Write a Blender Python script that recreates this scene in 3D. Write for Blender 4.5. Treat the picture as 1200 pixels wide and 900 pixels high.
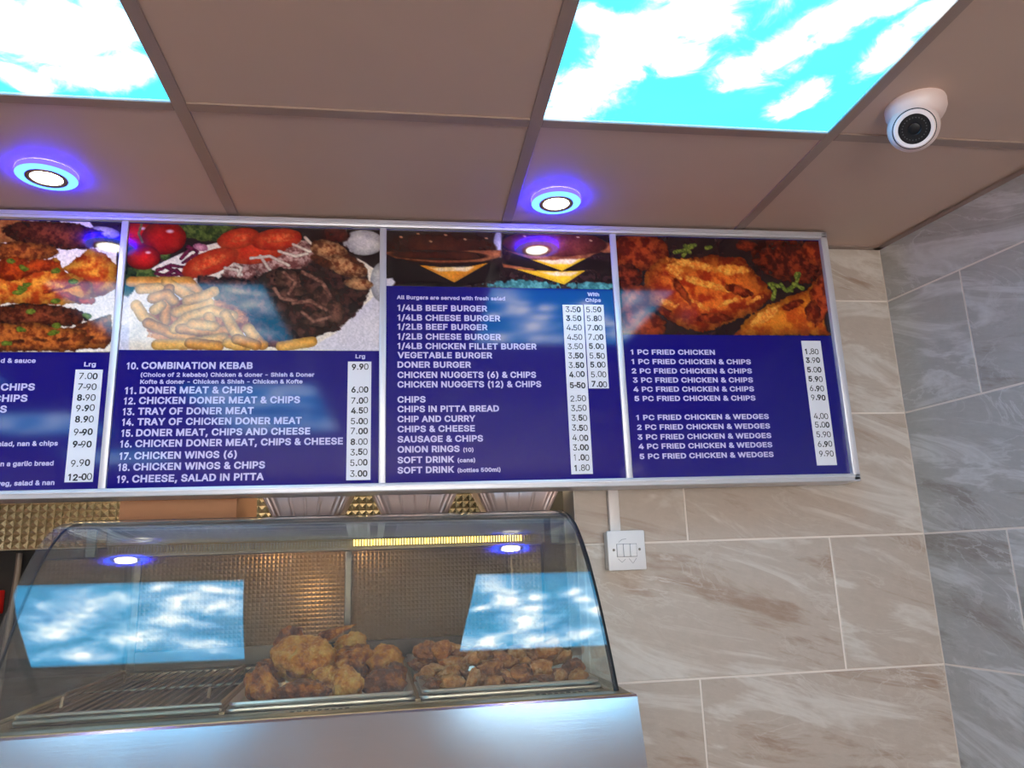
import bpy, bmesh, math, random
import numpy as np
from mathutils import Matrix, Vector, noise as mnoise

for o in list(bpy.data.objects): bpy.data.objects.remove(o)
SC = bpy.context.scene
COL = SC.collection
R = math.radians
def lin(c):
    return tuple((x/255/12.92 if x/255 <= .04045 else ((x/255+.055)/1.055)**2.4) for x in c)

# ------------------------------------------------------------------ camera
cam_d = bpy.data.cameras.new('camera'); cam = bpy.data.objects.new('camera', cam_d); COL.objects.link(cam)
cam_d.sensor_fit = 'HORIZONTAL'; cam_d.sensor_width = 36; cam_d.lens = 26.64; cam_d.clip_start = .02
ROWS = ((0.99014918, -0.13564696, -0.03470584), (-0.00221018, 0.23269702, -0.97254677), (0.13999895, 0.96304309, 0.23010496))
cam.matrix_world = Matrix(((ROWS[0][0], -ROWS[1][0], -ROWS[2][0], 0), (ROWS[0][1], -ROWS[1][1], -ROWS[2][1], 0),
                           (ROWS[0][2], -ROWS[1][2], -ROWS[2][2], 1.55), (0, 0, 0, 1)))
SC.camera = cam
# ------------------------------------------------------------------ world, exposure
W = bpy.data.worlds.new('world'); SC.world = W; W.use_nodes = True
W.node_tree.nodes['Background'].inputs[0].default_value = (1, .90, .83, 1)
W.node_tree.nodes['Background'].inputs[1].default_value = 5.0
SC.view_settings.view_transform = 'Standard'; SC.view_settings.look = 'None'
SC.view_settings.gamma = 1; SC.view_settings.use_curve_mapping = False
SC.view_settings.exposure = 0.85
SKY_POWER = 6.4            # radiance of the back-lit sky panels
SC.cycles.use_denoising = True
SC.cycles.max_bounces = 10; SC.cycles.diffuse_bounces = 6; SC.cycles.glossy_bounces = 6
SC.cycles.transparent_max_bounces = 24
SC.cycles.sample_clamp_indirect = 6
SC.cycles.caustics_reflective = False; SC.cycles.caustics_refractive = False

# ------------------------------------------------------------------ materials
MATS = {}
class N:
    """small helper around a node tree"""
    def __init__(s, name):
        s.m = bpy.data.materials.new(name); s.m.use_nodes = True; s.t = s.m.node_tree
        s.t.nodes.clear(); s.out = s.t.nodes.new('ShaderNodeOutputMaterial'); MATS[name] = s.m
    def n(s, typ, ins=None, **kw):
        nd = s.t.nodes.new('ShaderNode'+typ)
        for k, v in kw.items(): setattr(nd, k, v)
        for k, v in (ins or {}).items():
            if hasattr(v, 'is_linked') or hasattr(v, 'links'): s.t.links.new(v, nd.inputs[k])
            else: nd.inputs[k].default_value = v
        return nd
    def math(s, op, a, b=0.0, clamp=False):
        return s.n('Math', {0: a, 1: b}, operation=op, use_clamp=clamp).outputs[0]
    def ramp(s, fac, stops):
        nd = s.n('ValToRGB', {0: fac}); e = nd.color_ramp.elements
        while len(e) < len(stops): e.new(.5)
        for i, (p, c) in enumerate(stops): e[i].position = p; e[i].color = (*c, 1)
        return nd.outputs[0]
    def mix(s, f, a, b, mode='MIX'):
        nd = s.n('Mix', data_type='RGBA', blend_type=mode)
        for k, v in ((0, f), (6, a), (7, b)):
            if hasattr(v, 'links'): s.t.links.new(v, nd.inputs[k])
            else: nd.inputs[k].default_value = v if k == 0 else (*v[:3], 1)
        return nd.outputs[2]
    def bsdf(s, color, rough=.5, metal=0.0, spec=.5, bump=None, bs=.2, bd=.002, **kw):
        b = s.n('BsdfPrincipled')
        for k, v in (('Base Color', color), ('Roughness', rough), ('Metallic', metal), ('Specular IOR Level', spec), *kw.items()):
            if hasattr(v, 'links'): s.t.links.new(v, b.inputs[k])
            else: b.inputs[k].default_value = (*v[:3], 1) if isinstance(v, tuple) else v
        if bump is not None:
            bp = s.n('Bump', {'Height': bump, 'Strength': bs, 'Distance': bd}); s.t.links.new(bp.outputs[0], b.inputs['Normal'])
        s.t.links.new(b.outputs[0], s.out.inputs[0]); return b
    def obj(s): return s.n('TexCoord').outputs['Object']
    def noise(s, vec, scale, detail=4, rough=.6, dist=0.0):
        return s.n('TexNoise', {'Vector': vec, 'Scale': scale, 'Detail': detail, 'Roughness': rough, 'Distortion': dist}).outputs[0]
    def mapping(s, vec, loc=(0, 0, 0), rot=(0, 0, 0), scale=(1, 1, 1), kind='POINT'):
        return s.n('Mapping', {'Vector': vec, 'Location': loc, 'Rotation': rot, 'Scale': scale}, vector_type=kind).outputs[0]

def plain(name, col, rough=.5, metal=0.0, spec=.5, var=.08, nscale=12.0, bump=0.0):
    a = N(name); c = lin(col); v = a.obj()
    f = a.noise(v, nscale)
    cc = a.mix(f, tuple(x*(1-var) for x in c), tuple(min(1, x*(1+var)) for x in c))
    a.bsdf(cc, rough, metal, spec, bump=a.noise(v, nscale*8) if bump else None, bs=bump)
    return a.m
def emit(name, col, strength, hold=None):
    a = N(name); e = a.n('Emission', {'Color': (*col, 1), 'Strength': strength}); a.t.links.new(e.outputs[0], a.out.inputs[0]); return a.m

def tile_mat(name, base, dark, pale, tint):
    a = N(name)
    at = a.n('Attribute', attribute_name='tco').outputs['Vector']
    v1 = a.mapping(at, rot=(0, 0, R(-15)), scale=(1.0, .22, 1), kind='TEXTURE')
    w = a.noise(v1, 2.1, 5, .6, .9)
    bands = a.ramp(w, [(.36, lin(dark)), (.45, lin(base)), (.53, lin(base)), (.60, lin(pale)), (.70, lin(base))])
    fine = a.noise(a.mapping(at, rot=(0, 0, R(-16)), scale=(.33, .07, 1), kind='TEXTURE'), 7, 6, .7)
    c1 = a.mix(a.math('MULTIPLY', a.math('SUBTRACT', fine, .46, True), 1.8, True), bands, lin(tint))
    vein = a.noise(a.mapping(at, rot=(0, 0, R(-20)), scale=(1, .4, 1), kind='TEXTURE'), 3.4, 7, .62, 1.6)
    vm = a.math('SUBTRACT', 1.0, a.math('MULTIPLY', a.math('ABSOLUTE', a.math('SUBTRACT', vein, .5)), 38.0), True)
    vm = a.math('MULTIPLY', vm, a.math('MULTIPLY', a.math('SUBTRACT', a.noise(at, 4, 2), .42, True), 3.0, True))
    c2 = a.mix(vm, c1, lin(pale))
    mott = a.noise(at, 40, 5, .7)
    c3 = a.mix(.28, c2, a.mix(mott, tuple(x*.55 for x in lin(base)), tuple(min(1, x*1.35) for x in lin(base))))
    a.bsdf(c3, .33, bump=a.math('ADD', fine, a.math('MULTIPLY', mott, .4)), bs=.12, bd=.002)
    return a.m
tile_mat('tile_beige_warm_lit', (182, 170, 158), (148, 120, 100), (214, 210, 203), (196, 186, 175))  # back wall; its warmer light is put into the tile colour
tile_mat('tile_beige_cool_lit', (172, 171, 168), (138, 128, 120), (214, 215, 215), (190, 190, 188))  # same tile product, with the right wall's cooler light put into its colour
plain('grout', (226, 217, 208), .8)
plain('ceiling_vinyl', (202, 178, 164), .55, var=.04, nscale=6, bump=.05)
plain('tee_paint', (160, 140, 130), .35, var=.03)
plain('wall_paint', (214, 198, 186), .7)
plain('floor_tile', (170, 138, 120), .45)
plain('dark_wall', (15, 14, 14), .6)
plain('white_plastic', (226, 222, 220), .35, var=.02)
plain('grey_line', (120, 118, 120), .5)
plain('screw_steel', (120, 118, 112), .3, .9)
plain('camera_white', (232, 214, 210), .38, var=.02)
plain('camera_black', (20, 21, 24), .3, spec=.3)
plain('camera_led', (70, 74, 78), .3)
plain('aluminium', (206, 207, 214), .34, .35, var=.03)
plain('trim_steel', (140, 138, 140), .3, .6)
plain('rubber', (16, 15, 15), .45)
plain('dark_steel', (96, 90, 82), .34, .85)
plain('wire_steel', (150, 136, 116), .3, .9)
plain('pan_steel', (205, 200, 190), .3, .85, var=.2, nscale=30)
plain('black_pan', (38, 34, 31), .4, .4)
plain('cardboard', (206, 150, 112), .75, var=.06, bump=.05)
plain('cardboard_edge', (120, 78, 54), .8)
plain('print_white', (196, 190, 230), .25, var=.02)
plain('print_black', (14, 12, 16), .3, var=.02)
plain('strip_white', (226, 226, 232), .2, var=.02)
plain('red_paint', (190, 24, 22), .4)
plain('lamp_guard', (92, 80, 56), .4, .8)
plain('shop_frame', (60, 62, 66), .4, .5)
emit('lamp_yellow', (1.0, .66, .12), 3.6)
plain('canopy_grey', (112, 110, 100), .5, .35)
plain('pipe_grey', (92, 84, 80), .5)
emit('led_white', (1.0, .93, .80), 24.0)
emit('kitchen_tube', (1.0, .84, .60), 70.0)

a = N('led_blue')              # blue edge-lit ring
e = a.n('Emission', {'Color': (.20, .62, 5.0, 1), 'Strength': 1.0}); a.t.links.new(e.outputs[0], a.out.inputs[0])
a = N('led_blue_edge')
e = a.n('Emission', {'Color': (.03, .02, 7.0, 1), 'Strength': 6.0}); a.t.links.new(e.outputs[0], a.out.inputs[0])

a = N('menu_blue'); v = a.obj()
sc = a.noise(a.mapping(v, rot=(0, R(35), 0), scale=(60, 1, 3)), 6, 4, .7)
a.bsdf(lin((10, 7, 112)), .07, bump=sc, bs=.03, bd=.0006)
a = N('menu_print'); at = a.n('Attribute', attribute_name='col').outputs['Color']; v = a.obj()
a.bsdf(at, .07, bump=a.noise(a.mapping(v, rot=(0, R(35), 0), scale=(60, 1, 3)), 6, 4, .7), bs=.03, bd=.0006)

a = N('brushed_steel'); v = a.obj()
br = a.noise(a.mapping(v, scale=(1.2, 60, 60)), 9, 5, .7); cl = a.noise(v, 5, 4)
c = a.mix(br, lin((204, 204, 204)), lin((222, 222, 222)))
a.bsdf(c, a.math('ADD', .15, a.math('MULTIPLY', cl, .12)), .95, bump=br, bs=.06, bd=.0008)
a = N('quilted_steel'); v = a.obj(); a.bsdf(a.mix(a.noise(v, 20), lin((186, 172, 140)), lin((206, 196, 168))), .24, .92)
a = N('case_quilt'); v = a.obj(); a.bsdf(a.mix(a.noise(v, 6), lin((150, 122, 92)), lin((186, 160, 128))), .42, .8)
a = N('deck_steel'); v = a.obj()
a.bsdf(a.mix(a.noise(v, 14, 5), lin((118, 100, 74)), lin((168, 150, 116))), .36, .8, bump=a.noise(v, 90), bs=.05)
a = N('foil'); v = a.obj(); a.bsdf(lin((236, 214, 208)), .3, .72, bump=a.noise(v, 38, 4, .6), bs=.22, bd=.004)

def glass_mat(name, tint, f0, dirt):
    a = N(name)
    fac = a.n('LayerWeight', {'Blend': .5}).outputs['Facing']
    f = a.math('ADD', f0, a.math('MULTIPLY', a.math('POWER', fac, 5.0), .95), True)
    tr = a.n('BsdfTransparent', {'Color': (*tint, 1)}); gl = a.n('BsdfGlossy', {'Color': (1, 1, 1, 1), 'Roughness': .0})
    m1 = a.n('MixShader', {0: f, 1: tr.outputs[0], 2: gl.outputs[0]})
    df = a.n('BsdfDiffuse', {'Color': (.8, .8, .78, 1)})
    sm = a.noise(a.mapping(a.obj(), scale=(9, 9, 1.2)), 4, 5, .65)
    m2 = a.n('MixShader', {0: a.math('MULTIPLY', sm, dirt), 1: m1.outputs[0], 2: df.outputs[0]})
    a.t.links.new(m2.outputs[0], a.out.inputs[0]); return a.m
glass_mat('case_glass', (.93, .95, .93), .062, .045)
glass_mat('end_glass', (.9, .93, .91), .045, .06)
glass_mat('shop_glass', (.95, .97, .97), .05, .01)

a = N('fried_chicken'); v = a.obj(); rnd = a.n('ObjectInfo').outputs['Random']
at = a.n('Attribute', attribute_name='bump').outputs['Fac']
n1 = a.noise(v, 48, 7, .68); n2 = a.noise(v, 230, 4, .65)
c = a.ramp(a.math('ADD', n1, a.math('MULTIPLY', a.math('SUBTRACT', rnd, .5), .30)), [(.32, lin((96, 44, 14))), (.43, lin((166, 84, 22))), (.54, lin((214, 132, 38))), (.68, lin((232, 176, 88)))])
c = a.mix(a.math('MULTIPLY', a.math('SUBTRACT', .5, n2, True), 1.6, True), c, lin((120, 62, 24)))
a.bsdf(c, .42, spec=.45, bump=a.math('ADD', n1, a.math('MULTIPLY', n2, .6)), bs=.9, bd=.006)
a = N('fried_wing'); v = a.obj(); rnd = a.n('ObjectInfo').outputs['Random']
n1 = a.noise(v, 80, 6, .66); n2 = a.noise(v, 300, 4, .6)
c = a.ramp(a.math('ADD', n1, a.math('MULTIPLY', a.math('SUBTRACT', rnd, .5), .3)), [(.28, lin((92, 44, 18))), (.44, lin((156, 84, 32))), (.58, lin((192, 120, 50))), (.75, lin((212, 160, 104)))])
c = a.mix(a.math('MULTIPLY', a.math('SUBTRACT', .5, n2, True), 1.6, True), c, lin((96, 46, 20)))
a.bsdf(c, .42, spec=.45, bump=a.math('ADD', n1, a.math('MULTIPLY', n2, .6)), bs=.8, bd=.004)

def sky_mat(name, blobs, seed, cut):
    """back-lit printed sky: blue with white clouds, laid out by soft elliptical patches and broken up by noise"""
    a = N(name); v = a.obj(); tot = None
    for (x, y, h, w, ang) in blobs:
        mp = a.mapping(v, loc=(x, y, 0), rot=(0, 0, R(ang)), scale=(h+w*1.3, w*1.5, 1), kind='TEXTURE')
        g = a.n('TexGradient', {'Vector': mp}, gradient_type='SPHERICAL').outputs[1]
        g = a.math('POWER', g, .75)
        tot = g if tot is None else a.math('MAXIMUM', tot, g)
    nz = a.noise(a.mapping(v, loc=(seed, seed*.7, 0)), 13, 8, .62, .5)
    nb = a.noise(a.mapping(v, loc=(seed, 3, 0)), 5, 3)
    d = a.math('ADD', tot, a.math('MULTIPLY', a.math('SUBTRACT', nz, .5), 1.5))
    d = a.math('MULTIPLY', a.math('SUBTRACT', d, cut), 1.35, True)
    s = a.math('POWER', d, 2.2)
    sky = a.mix(nb, (.030, .32, .74), (.024, .47, .82))
    c = a.mix(s, sky, (1.0, .98, .88))
    st = a.math('MULTIPLY', a.math('ADD', .48, a.math('MULTIPLY', d, .52)), SKY_POWER)
    e = a.n('Emission', {'Color': c, 'Strength': st}); a.t.links.new(e.outputs[0], a.out.inputs[0]); return a.m
# patch centres are measured from the panel's middle, metres
SKY_RIGHT = [(-.221,.202,.068,.080,-64.5),(-.160,.078,.055,.080,-67.5),(-.086,.004,.057,.070,-23.3),(-.089,.100,.028,.050,16),(.031,.132,.045,.050,24),
  (.076,.087,.059,.050,-67),(.130,-.011,.050,.050,-44),(.243,.052,.061,.040,-87),(.259,-.028,.020,.040,-69),(.167,.205,.068,.040,-72),
  (-.2,-.225,.11,.085,5),(-.04,-.225,.11,.09,-6),(.10,-.2,.07,.07,12),(-.09,-.09,.06,.11,80),(-.07,.0,.05,.06,80),(.17,-.05,.06,.045,-30),(.24,-.16,.06,.10,60),(-.24,.03,.04,.03,40)]
SKY_LEFT = [(.129,.105,.021,.120,11),(.149,.165,.054,.100,-12),(.221,.118,.042,.060,36),(.208,.211,.049,.060,-1),(.067,.241,.023,.050,13),
  (.259,.070,.018,.040,66),(.255,.196,.022,.040,68),(-.12,.12,.12,.12,30),(-.2,-.05,.1,.1,60),(0,-.1,.1,.1,20),(.16,-.18,.1,.08,-30),(-.15,-.22,.1,.07,0),(.1,0,.08,.08,0)]
sky_mat('sky_print_right', SKY_RIGHT, 1.3, .30)
sky_mat('sky_print_left', SKY_LEFT, 4.1, .33)

# ------------------------------------------------------------------ mesh helpers
class MB:
    def __init__(s): s.b = bmesh.new()
    def box(s, x0, x1, y0, y1, z0, z1, bev=0.0, seg=2):
        r = bmesh.ops.create_cube(s.b, size=1)['verts']
        for v in r: v.co = Vector(((x0+x1)/2+v.co.x*(x1-x0), (y0+y1)/2+v.co.y*(y1-y0), (z0+z1)/2+v.co.z*(z1-z0)))
        if bev:
            ed = list({e for v in r for e in v.link_edges})
            bmesh.ops.bevel(s.b, geom=ed, offset=bev, segments=seg, affect='EDGES', profile=.5)
        return s
    def prism(s, prof, x0, x1, cap=True):
        """profile of (y, z) pushed along x; closed outline"""
        A = [s.b.verts.new((x0, y, z)) for y, z in prof]; B = [s.b.verts.new((x1, y, z)) for y, z in prof]
        n = len(prof)
        for i in range(n):
            j = (i+1) % n; s.b.faces.new((A[i], A[j], B[j], B[i]))
        if cap: s.b.faces.new(A[::-1]); s.b.faces.new(B)
        return s
    def tube(s, pts, r, seg=8, cap=True):
        pts = [Vector(p) for p in pts]; rings = []
        for i, p in enumerate(pts):
            d = (pts[min(i+1, len(pts)-1)]-pts[max(i-1, 0)]).normalized()
            up = Vector((0, 0, 1)) if abs(d.z) < .9 else Vector((1, 0, 0))
            x = d.cross(up).normalized(); y = x.cross(d)
            rings.append([s.b.verts.new(p+(x*math.cos(t)+y*math.sin(t))*r) for t in [2*math.pi*k/seg for k in range(seg)]])
        for a, b in zip(rings, rings[1:]):
            for k in range(seg): s.b.faces.new((a[k], a[(k+1) % seg], b[(k+1) % seg], b[k]))
        if cap: s.b.faces.new(rings[0][::-1]); s.b.faces.new(rings[-1])
        return s
    def lathe(s, prof, seg=48, M=Matrix()):
        """profile of (radius, height) turned about z, then moved by M"""
        rings = []
        for r, z in prof:
            if r < 1e-6: rings.append([s.b.verts.new(M @ Vector((0, 0, z)))])
            else: rings.append([s.b.verts.new(M @ Vector((r*math.cos(t), r*math.sin(t), z))) for t in [2*math.pi*k/seg for k in range(seg)]])
        for a, b in zip(rings, rings[1:]):
            for k in range(seg):
                k2 = (k+1) % seg
                q = [a[k % len(a)], a[k2 % len(a)], b[k2 % len(b)], b[k % len(b)]]
                u = []
                for v in q:
                    if v not in u: u.append(v)
                if len(u) > 2: s.b.faces.new(u)
        return s
    def poly(s, pts): s.b.faces.new([s.b.verts.new(p) for p in pts]); return s
    def build(s, name, mat, parent=None, smooth=False, angle=35):
        bmesh.ops.recalc_face_normals(s.b, faces=s.b.faces)
        me = bpy.data.meshes.new(name); s.b.to_mesh(me); s.b.free()
        return link_mesh(name, me, mat, parent, smooth, angle)
def link_mesh(name, me, mat, parent=None, smooth=False, angle=35):
    me.materials.append(MATS[mat])
    if smooth:
        me.polygons.foreach_set('use_smooth', [True]*len(me.polygons))
        me.set_sharp_from_angle(angle=R(angle))
    o = bpy.data.objects.new(name, me); COL.objects.link(o)
    if parent: o.parent = parent
    return o
def tag(o, label=None, cat=None, group=None, kind=None):
    for k, v in (('label', label), ('category', cat), ('group', group), ('kind', kind)):
        if v: o[k] = v
    return o
def empty(name, loc, rz, label, cat, group=None):
    o = bpy.data.objects.new(name, None); COL.objects.link(o); o.empty_display_size = .05
    o.location = loc; o.rotation_euler = (0, 0, rz); return tag(o, label, cat, group)
def struct(o): o['kind'] = 'structure'; return o

CEIL = 2.335; WALL = 1.74; CORNER = 1.261; WEND = .388
# ------------------------------------------------------------------ room shell
def tiled_wall(name, org, d, nrm, s0, s1, rows, mat):
    """real tiles, 3 mm proud of a grout bed; each tile carries its own piece of stone pattern"""
    rng = random.Random(name); b = bmesh.new(); lay = b.loops.layers.float_color.new('tco')
    org = Vector(org); d = Vector(d); nrm = Vector(nrm); g = .0023
    for (z0, z1, joints) in rows:
        ed = [s0]+[j for j in sorted(joints) if s0+.01 < j < s1-.01]+[s1]
        for a_, b_ in zip(ed, ed[1:]):
            o1, o2, o3 = rng.uniform(0, 9), rng.uniform(0, 9), rng.uniform(0, 9)
            A, B, C, D = a_+g, b_-g, z0+g, z1-g; e = .0014
            fr = [(A, C), (B, C), (B, D), (A, D)]; inn = [(A+e, C+e), (B-e, C+e), (B-e, D-e), (A+e, D-e)]
            P = lambda s, z, h: org+d*s+Vector((0, 0, z))+nrm*h
            v0 = [b.verts.new(P(s, z, -.001)) for s, z in fr]; v1 = [b.verts.new(P(s, z, .0009)) for s, z in fr]; v2 = [b.verts.new(P(s, z, .0015)) for s, z in inn]
            fs = [b.faces.new(v2)]
            for i in range(4):
                j = (i+1) % 4; fs += [b.faces.new((v0[i], v0[j], v1[j], v1[i])), b.faces.new((v1[i], v1[j], v2[j], v2[i]))]
            for f in fs:
                for l in f.loops:
                    q = l.vert.co-org; l[lay] = (q.dot(d)+o1, q.z+o2, o3, 1)
    bmesh.ops.recalc_face_normals(b, faces=b.faces)
    me = bpy.data.meshes.new(name); b.to_mesh(me); b.free()
    return link_mesh(name, me, mat)
ZR = [0]+[1.283-.3025*k for k in (4, 3, 2, 1)]+[1.283, 1.586, 1.888, 2.187, CEIL]
rows_b = [(ZR[i], ZR[i+1], [CORNER-.605*n for n in range(1, 9)] if i % 2 == 0 else [1.011-.605*n for n in range(0, 9)]) for i in range(len(ZR)-1)]
# row 1.283-1.586 is index 5 (odd): joints at 1.011, .406; its neighbours break at .656
wb = tiled_wall('wall_back', (0, WALL, 0), (1, 0, 0), (0, -1, 0), WEND, CORNER, rows_b, 'tile_beige_warm_lit'); struct(wb)
m = MB(); m.box(WEND, CORNER+.15, WALL, WALL+.12, 0, CEIL)
struct(m.build('wall_back_bed', 'grout', wb))
TH = R(9.15); DR = Vector((math.sin(TH), -math.cos(TH), 0)); NR = Vector((-math.cos(TH), -math.sin(TH), 0))
rows_r = [(ZR[i], ZR[i+1], [(.226 if i % 2 else .50)+.605*n for n in range(10)]) for i in range(len(ZR)-1)]
wr = tiled_wall('wall_right', (CORNER, WALL, 0), DR, NR, 0, 5.4, rows_r, 'tile_beige_cool_lit'); struct(wr)
m = MB(); c0 = Vector((CORNER, WALL, 0)); c1 = c0+DR*5.4; o = -NR*.12
m.b.faces.new([m.b.verts.new(p) for p in (c0, c1, c1+Vector((0, 0, CEIL)), c0+Vector((0, 0, CEIL)))])
r = bmesh.ops.extrude_face_region(m.b, geom=m.b.faces[:]); bmesh.ops.translate(m.b, vec=o, verts=[v for v in r['geom'] if isinstance(v, bmesh.types.BMVert)])
struct(m.build('wall_right_bed', 'grout', wr))
XL, YF, YK = -2.6, -3.6, 3.0
m = MB(); m.box(XL-.1, XL, YF, YK+.1, 0, CEIL); struct(m.build('wall_left', 'wall_paint'))
m = MB(); m.box(XL-.1, 2.6, YK, YK+.1, 0, CEIL); struct(m.build('wall_kitchen', 'dark_wall'))
m = MB(); m.box(WEND+.004, WEND+.12, WALL+.12, YK, 0, CEIL); struct(m.build('wall_kitchen_side', 'dark_wall'))
m = MB(); m.box(XL, WEND, WALL, WALL+.12, 1.80, CEIL); struct(m.build('wall_header', 'dark_wall'))
m = MB(); m.box(XL-.1, 2.6, YF-.1, YK+.1, -.1, 0); struct(m.build('floor', 'floor_tile'))
m = MB(); m.box(XL-.1, 2.6, YF-.1, YF, 0, .5); m.box(XL-.1, 2.6, YF-.1, YF, 2.15, CEIL); m.box(XL-.1, -1.9, YF-.1, YF, .5, 2.15); m.box(1.7, 2.6, YF-.1, YF, .5, 2.15)
struct(m.build('wall_front', 'wall_paint'))
m = MB(); m.box(-1.9, 1.7, YF-.06, YF-.05, .5, 2.15); wp = struct(m.build('window_1', 'shop_glass'))
m = MB()
for x in (-1.9, -.72, .5, 1.66): m.box(x, x+.04, YF-.085, YF-.02, .5, 2.15)
struct(m.build('window_frame', 'shop_frame', wp))

# ------------------------------------------------------------------ suspended ceiling
GX = [-2.78, -2.18, -1.58, -.98, -.381, .238, .818, 1.42, 2.02]; GY = [1.74]+[1.22-.6*k for k in range(8)]+[YF]
SKY = {(3, 1): 'L', (5, 1): 'R', (3, 3): 'L', (3, 4): 'R', (1, 2): 'R', (1, 4): 'L', (1, 6): 'R'}  # left wall column is added, unseen, to balance the room light
m = MB()
for i in range(len(GX)-1):
    for j in range(len(GY)-1):
        if (i, j) in SKY: continue
        m.box(GX[i]+.003, GX[i+1]-.003, GY[j+1]+.003, GY[j]-.003, CEIL, CEIL+.012, .0015, 1)
m.box(XL-.1, 2.6, YF-.1, WALL+.12, CEIL+.09, CEIL+.13); m.box(XL-.1, 2.6, WALL+.001, YK+.1, CEIL+.0, CEIL+.09)
struct(m.build('ceiling', 'ceiling_vinyl'))
m = MB()
for x in GX[1:-1]: m.box(x-.012, x+.012, YF, WALL-.003, CEIL-.0035, CEIL+.004, .0008, 1)
for y in GY[1:-1]:
    for x0, x1 in zip(GX, GX[1:]): m.box(x0+.012, x1-.012, y-.012, y+.012, CEIL-.0035, CEIL+.004, .0008, 1)
struct(m.build('trim_1', 'tee_paint'))
m = MB(); m.box(WEND, CORNER, WALL-.022, WALL-.003, CEIL-.004, CEIL-.0005)
q0 = c0+NR*.003; q1 = c1+NR*.003
m.poly([q0+Vector((0, 0, CEIL-.004)), q1+Vector((0, 0, CEIL-.004)), q1+NR*.02+Vector((0, 0, CEIL-.004)), q0+NR*.02+Vector((0, 0, CEIL-.004))])
struct(m.build('trim_2', 'tee_paint'))

SKYLAB = {(3, 1): 'square backlit sky panel in ceiling at top left, mostly white cloud', (5, 1): 'square backlit sky panel in ceiling beside the dome camera, blue with white clouds',
 (3, 3): 'cloudy sky ceiling panel behind the viewer, nearer of two', (3, 4): 'blue sky ceiling panel behind the viewer, farther of two',
 (1, 2): 'blue sky ceiling panel added as room light by the left wall, nearest the menu board', (1, 4): 'cloudy sky ceiling panel added as room light halfway along the left wall', (1, 6): 'blue sky ceiling panel added as room light by the left wall near the shop window'}
for (i, j), kind in SKY.items():
    x0, x1, y0, y1 = GX[i], GX[i+1], GY[j+1], GY[j]; cx, cy = (x0+x1)/2, (y0+y1)/2; w, h = (x1-x0)/2-.0125, (y1-y0)/2-.0125
    t = empty('sky_light_panel', (cx, cy, CEIL), 0, SKYLAB[(i, j)], 'ceiling light', 'printed sky light panels in the ceiling')
    m = MB(); m.box(-w, w, -h, h, .002, .006); m.build('sky_diffuser', 'sky_print_right' if kind == 'R' else 'sky_print_left', t)
    m = MB()
    m.box(-w, w, h, h+.004, -.001, .03); m.box(-w, w, -h-.004, -h, -.001, .03); m.box(-w-.004, -w, -h, h, -.001, .03); m.box(w, w+.004, -h, h, -.001, .03)
    m.build('panel_frame', 'white_plastic', t)

# ------------------------------------------------------------------ recessed LED downlights
for (x, y, lab) in ((-.70, 1.472, 'round LED downlight with blue ring, at left beside the cloudy sky panel'), (.333, 1.512, 'round LED downlight with blue ring, in front of the burger photos')):
    t = empty('led_downlight', (x, y, CEIL), 0, lab, 'downlight', 'blue ringed ceiling downlights')
    m = MB(); m.lathe([(.054, -.0005), (.0555, -.009), (.0545, -.0115)], 64); m.build('ring_edge', 'led_blue_edge', t, True)
    m = MB(); m.lathe([(.0545, -.0115), (.050, -.0130), (.042, -.0138), (.038, -.0138)], 64); m.build('blue_ring', 'led_blue', t, True)
    m = MB(); m.lathe([(.038, -.0136), (.0375, -.0148), (.029, -.0148), (.0275, -.0125)], 64); m.build('inner_trim', 'trim_steel', t, True)
    m = MB(); m.lathe([(.028, -.0128), (.014, -.0134), (0, -.0136)], 48); m.build('lamp_lens', 'led_white', t, True)

# ------------------------------------------------------------------ security camera
t = empty('security_camera', (.918, 1.108, CEIL), 0, 'white dome security camera on the ceiling, right of the sky panel', 'security camera')
m = MB(); m.lathe([(0, 0), (.050, 0), (.051, -.004), (.0505, -.016), (.047, -.024), (.043, -.030), (.036, -.034), (0, -.034)], 64); m.build('mounting_base', 'camera_white', t, True, 50)
look = Vector((-.50, -.66, -.52)).normalized()
Mc = Matrix.Translation((-.009, .002, -.046)) @ look.to_track_quat('Z', 'Y').to_matrix().to_4x4()
rb = .043
m = MB(); m.lathe([(0, -rb)]+[(rb*math.cos(R(a_)), rb*math.sin(R(a_))) for a_ in range(-80, 41, 8)]+[(.0325, .0275), (.0305, .020)], 64, Mc); m.build('eyeball_housing', 'camera_white', t, True, 50)
m = MB(); m.lathe([(.0335, .018), (.0335, .033), (.0315, .0350), (.0262, .0350), (.0256, .031)], 64, Mc); m.build('lens_ring', 'camera_white', t, True, 40)
m = MB(); m.lathe([(.0332, .0270), (.0352, .0262), (.0352, .0280), (.0332, .0290)], 64, Mc); m.build('ring_gap', 'camera_black', t, True)
m = MB(); m.lathe([(.0258, .0300), (.0258, .0330), (.018, .0330), (.011, .0330), (.0095, .0318), (0, .0340)], 48, Mc); f = m.build('lens_cover', 'camera_black', t, True)
m = MB()
for k in range(24):
    an = 2*math.pi*k/24; m.lathe([(0, .0328), (.0011, .0328), (.0011, .0336), (0, .0338)], 8, Mc @ Matrix.Translation((.0192*math.cos(an), .0192*math.sin(an), 0)))
m.build('infrared_led_ring', 'camera_led', f, True)

# ------------------------------------------------------------------ menu board
BF = 1.640                       # printed face plane
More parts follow.
